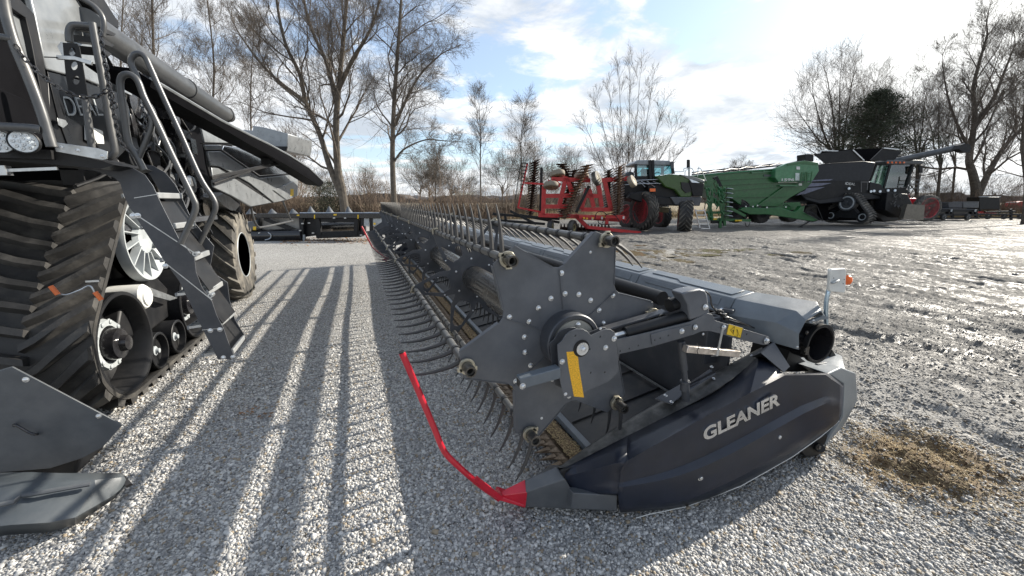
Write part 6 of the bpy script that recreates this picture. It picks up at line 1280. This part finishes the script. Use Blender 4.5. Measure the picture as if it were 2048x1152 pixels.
# small trees of the brushy fence row: two forms, copied
sm1 = spreading('small twiggy bare tree in the brushy fence row', 905, 50, 318, 44, .10, 2.6, 90, 4, .15, 3, .85, .007); sm2 = spreading('small twiggy bare tree in the brushy fence row', 1008, 52, 290, 46, .10, 2.8, 91, 5, .12, 3, .85, .007)
gg = random.Random(4)
for sx in (sm1, sm2): sx['group'] = 'small fence-row trees'
for i, u in enumerate([340, 400, 470, 530, 600, 640, 740, 840, 862, 940, 1060, 1085, 1135, 1190, 1330, 1375, 1410, 1440, 1530, 1610, 1655, 1770, 1810, 1850, 1890, 1990, 2030]):
    D_ = 44 + 14 * gg.random(); c_ = copy_tree(sm1 if i % 2 else sm2); p_ = base_of(u, D_); c_.location = (p_.x, p_.y, 0); c_.rotation_euler = (0, 0, gg.random() * 6.28); k_ = gg.uniform(.6, 1.15) * (.75 if u > 1300 else 1); c_.scale = (k_ * 1.15, k_ * 1.15, k_)
D = 46; b0 = base_of(1958, D)
plant('bare_tree', 'massive bare tree with a V-forked trunk at the right edge', b0, [
    ([b0, *W_(D, (1952, 385), (1946, 350), (1938, 320), (1944, 280), (1950, 230), (1946, 180), (1960, 120), (1975, 70))], .52, .08, 18, 6.4),
    (W_(D, (1956, 392), (1975, 350), (1998, 310), (2020, 280), (2050, 250), (2085, 200)), .36, .08, 13, 6.0), (W_(D, (1946, 250), (1985, 200), (2010, 140), (2030, 90)), .24, .05, 11, 4.8), (W_(D, (1940, 300), (1915, 250), (1895, 190), (1885, 130)), .18, .04, 10, 4.0)], 80, lv=4, dens=1.0, twig=.007, spread=.95, curl=.18)
b0 = base_of(2060, 30); plant('bare_tree', 'slim bare tree leaning in from beyond the right edge', b0, [([b0, *W_(30, (2052, 370), (2045, 300), (2050, 200), (2056, 110))], .16, .04, 16, 3.6)], 81, lv=4, dens=.9, twig=.009, spread=1.0)
# evergreen: cedar with ragged needle tufts
D = 40; b0 = base_of(1722, D); rt = root('cedar_tree', (b0.x, b0.y, 0), 'dark ragged evergreen cedar behind the far combine', 'tree')
g_ = random.Random(8); tr = MB().tube([b0, b0 + Vector((0, 0, 11.4))], [.3, .04], 8); lf = []
for i in range(150):
    z = 3.2 + 8.4 * (i / 150) ** .9; rmax = 5.7 * max(.03, 1 - ((z - 5.0) / 6.9)) ** .8 if z > 5.0 else 5.2
    a = i * 2.4; p0 = b0 + Vector((0, 0, z)); L = rmax * g_.uniform(.5, 1.18); d = Vector((math.cos(a), math.sin(a), g_.uniform(.05, .4))).normalized(); p1 = p0 + d * L; tr.tube([p0, p0.lerp(p1, .5), p1], [.05, .03, .01], 4)
    for j in range(78):
        t = .25 + .78 * g_.random(); q = p0.lerp(p1, t) + Vector((g_.gauss(0, .26), g_.gauss(0, .26), g_.gauss(0, .20))) * (1.2 - .4 * t)
        for _ in range(2): e = Vector((g_.gauss(0, 1), g_.gauss(0, 1), g_.gauss(0, .8) + .4)).normalized() * .27; f = Vector((g_.gauss(0, 1), g_.gauss(0, 1), g_.gauss(0, 1))).normalized() * .06; lf += [q, q + e * .6 + f, q + e]
tr.build('trunk', M_BARK, rt); mb = MB().add(lf, [(3 * i, 3 * i + 1, 3 * i + 2) for i in range(len(lf) // 3)]); mb.build('crown', M_CEDAR, rt, recalc=False, ang=180)
# small cedar bush by the forked tree
b0 = base_of(655, 34); rt = root('cedar_bush', (b0.x, b0.y, 0), 'small dark evergreen bush at the foot of the forked tree', 'bush'); lf = []
for i in range(3800):
    h = 1.0 + 2.4 * g_.random(); q = b0 + Vector((g_.gauss(0, .65), g_.gauss(0, .65), h)); e = Vector((g_.gauss(0, 1), g_.gauss(0, 1), g_.gauss(0, 1))).normalized() * .16; f = Vector((g_.gauss(0, 1), g_.gauss(0, 1), g_.gauss(0, 1))).normalized() * .05; lf += [q, q + e * .5 + f, q + e]
MB().add(lf, [(3 * i, 3 * i + 1, 3 * i + 2) for i in range(len(lf) // 3)]).build('foliage', M_CEDAR, rt, recalc=False, ang=180); MB().tube([b0, b0 + Vector((0, 0, 2.2))], [.12, .04], 6).build('trunk', M_BARK, rt)
# undergrowth of the hedge rows: thousands of arching stems
def thicket(name, label, segs, n, hmin, hmax, seed, m_, tw=.012):
    g = np.random.default_rng(seed); V = []; F = []
    sg = [(AD(a[0], 403, a[1]), AD(b_[0], 403, b_[1])) for a, b_ in segs]; ln = np.array([(b_ - a).length for a, b_ in sg]); pick = g.choice(len(sg), n, p=ln / ln.sum()); t = g.random(n)
    A_ = np.array([tuple(s_[0]) for s_ in sg])[pick]; B_ = np.array([tuple(s_[1]) for s_ in sg])[pick]; P0 = A_ + (B_ - A_) * t[:, None]; P0[:, :2] += g.normal(0, 1.1, (n, 2)); P0[:, 2] = 0
    clump = .55 + .9 * np.abs(np.sin(P0[:, 0] * .41 + 1.3) * np.cos(P0[:, 1] * .37)) ; h = (hmin + (hmax - hmin) * g.random(n) ** 2.2) * clump; a = g.random(n) * 6.2832; ln_ = g.random(n) * .9
    k = 5; pts = []; d = np.stack([np.cos(a), np.sin(a)], -1); cur = P0.copy(); pts.append(cur.copy()); side = g.normal(0, .16, (n, k, 2))
    for i in range(k):
        cur = cur.copy(); cur[:, 2] += h / k * (1 - .35 * ln_ * i / k); cur[:, :2] += d * (h * ln_ * .18 * (i + 1) / k)[:, None] + side[:, i] * (h / 3)[:, None]; pts.append(cur)
    P = np.stack(pts, 1); r_ = (tw * (.6 + g.random(n)))[:, None] * np.linspace(1.6, .4, k + 1)[None]
    ang = np.array([0, 2.094, 4.189]); off = np.stack([np.cos(ang), np.sin(ang), np.zeros(3)], -1); VV = P[:, :, None, :] + r_[:, :, None, None] * off[None, None]; VV = VV.reshape(-1, 3)
    bidx = (np.arange(n) * (k + 1) * 3)[:, None, None]; ring = np.arange(k)[None, :, None] * 3; s3 = np.arange(3)[None, None]; i0 = bidx + ring + s3; i1 = bidx + ring + (s3 + 1) % 3; Q_ = np.stack([i0, i1, i1 + 3, i0 + 3], -1).reshape(-1, 4)
    me = bpy.data.meshes.new(name); np_mesh(me, VV, Q_); o = bpy.data.objects.new(name, me); COL.objects.link(o); me.materials.append(m_); return tag(o, label, 'undergrowth', kind='stuff')
thicket('hedge_undergrowth', 'brown leafless brush along the fence row behind the parked machines', [((150, 40), (760, 36)), ((760, 36), (1130, 44)), ((1130, 44), (1300, 56))], 17000, 1.2, 5.2, 5, M_BRUSH, .011)
thicket('hedge_undergrowth', 'brown leafless brush under the right-hand bare trees', [((1560, 60), (1800, 52)), ((1800, 52), (2090, 42))], 9000, 1.0, 4.0, 6, M_BRUSH, .012)
thicket('dry_weeds', 'low tan weeds fringing the far edge of the gravel yard', [((150, 38), (1130, 41)), ((1130, 41), (1500, 50)), ((1500, 50), (2090, 41))], 26000, .2, 1.1, 7, mat('dry_weed', (.30, .225, .12), .9, var=.4, vscale=.7), .010)
# far woods on the horizon
def ridge(name, D, u0, u1, h0, hv, seed, m_):
    g = np.random.default_rng(seed); n = 420; mb = MB(); top = []; bot = []; us = np.linspace(u0, u1, n); hh = h0 + hv * (vnoise(us, us * 0, .012, seed) * 1.6 + vnoise(us, us * 0, .06, seed + 1) * .9 + vnoise(us, us * 0, .3, seed + 2) * .5 + vnoise(us, us * 0, 1.1, seed + 3) * .4)
    for u, h in zip(us, hh): p = AD(float(u), 403, D); top.append((p.x, p.y, max(1, h))); bot.append((p.x, p.y, -2))
    bk = [tuple(Vector(t) + FH * 60) for t in top]; mb.add(bot + top + bk, [(i, i + 1, n + i + 1, n + i) for i in range(n - 1)] + [(n + i, n + i + 1, 2 * n + i + 1, 2 * n + i) for i in range(n - 1)])
    o = mb.build(name, m_, None, recalc=False, loc=(0, 0, 0), ang=180); o['kind'] = 'structure'
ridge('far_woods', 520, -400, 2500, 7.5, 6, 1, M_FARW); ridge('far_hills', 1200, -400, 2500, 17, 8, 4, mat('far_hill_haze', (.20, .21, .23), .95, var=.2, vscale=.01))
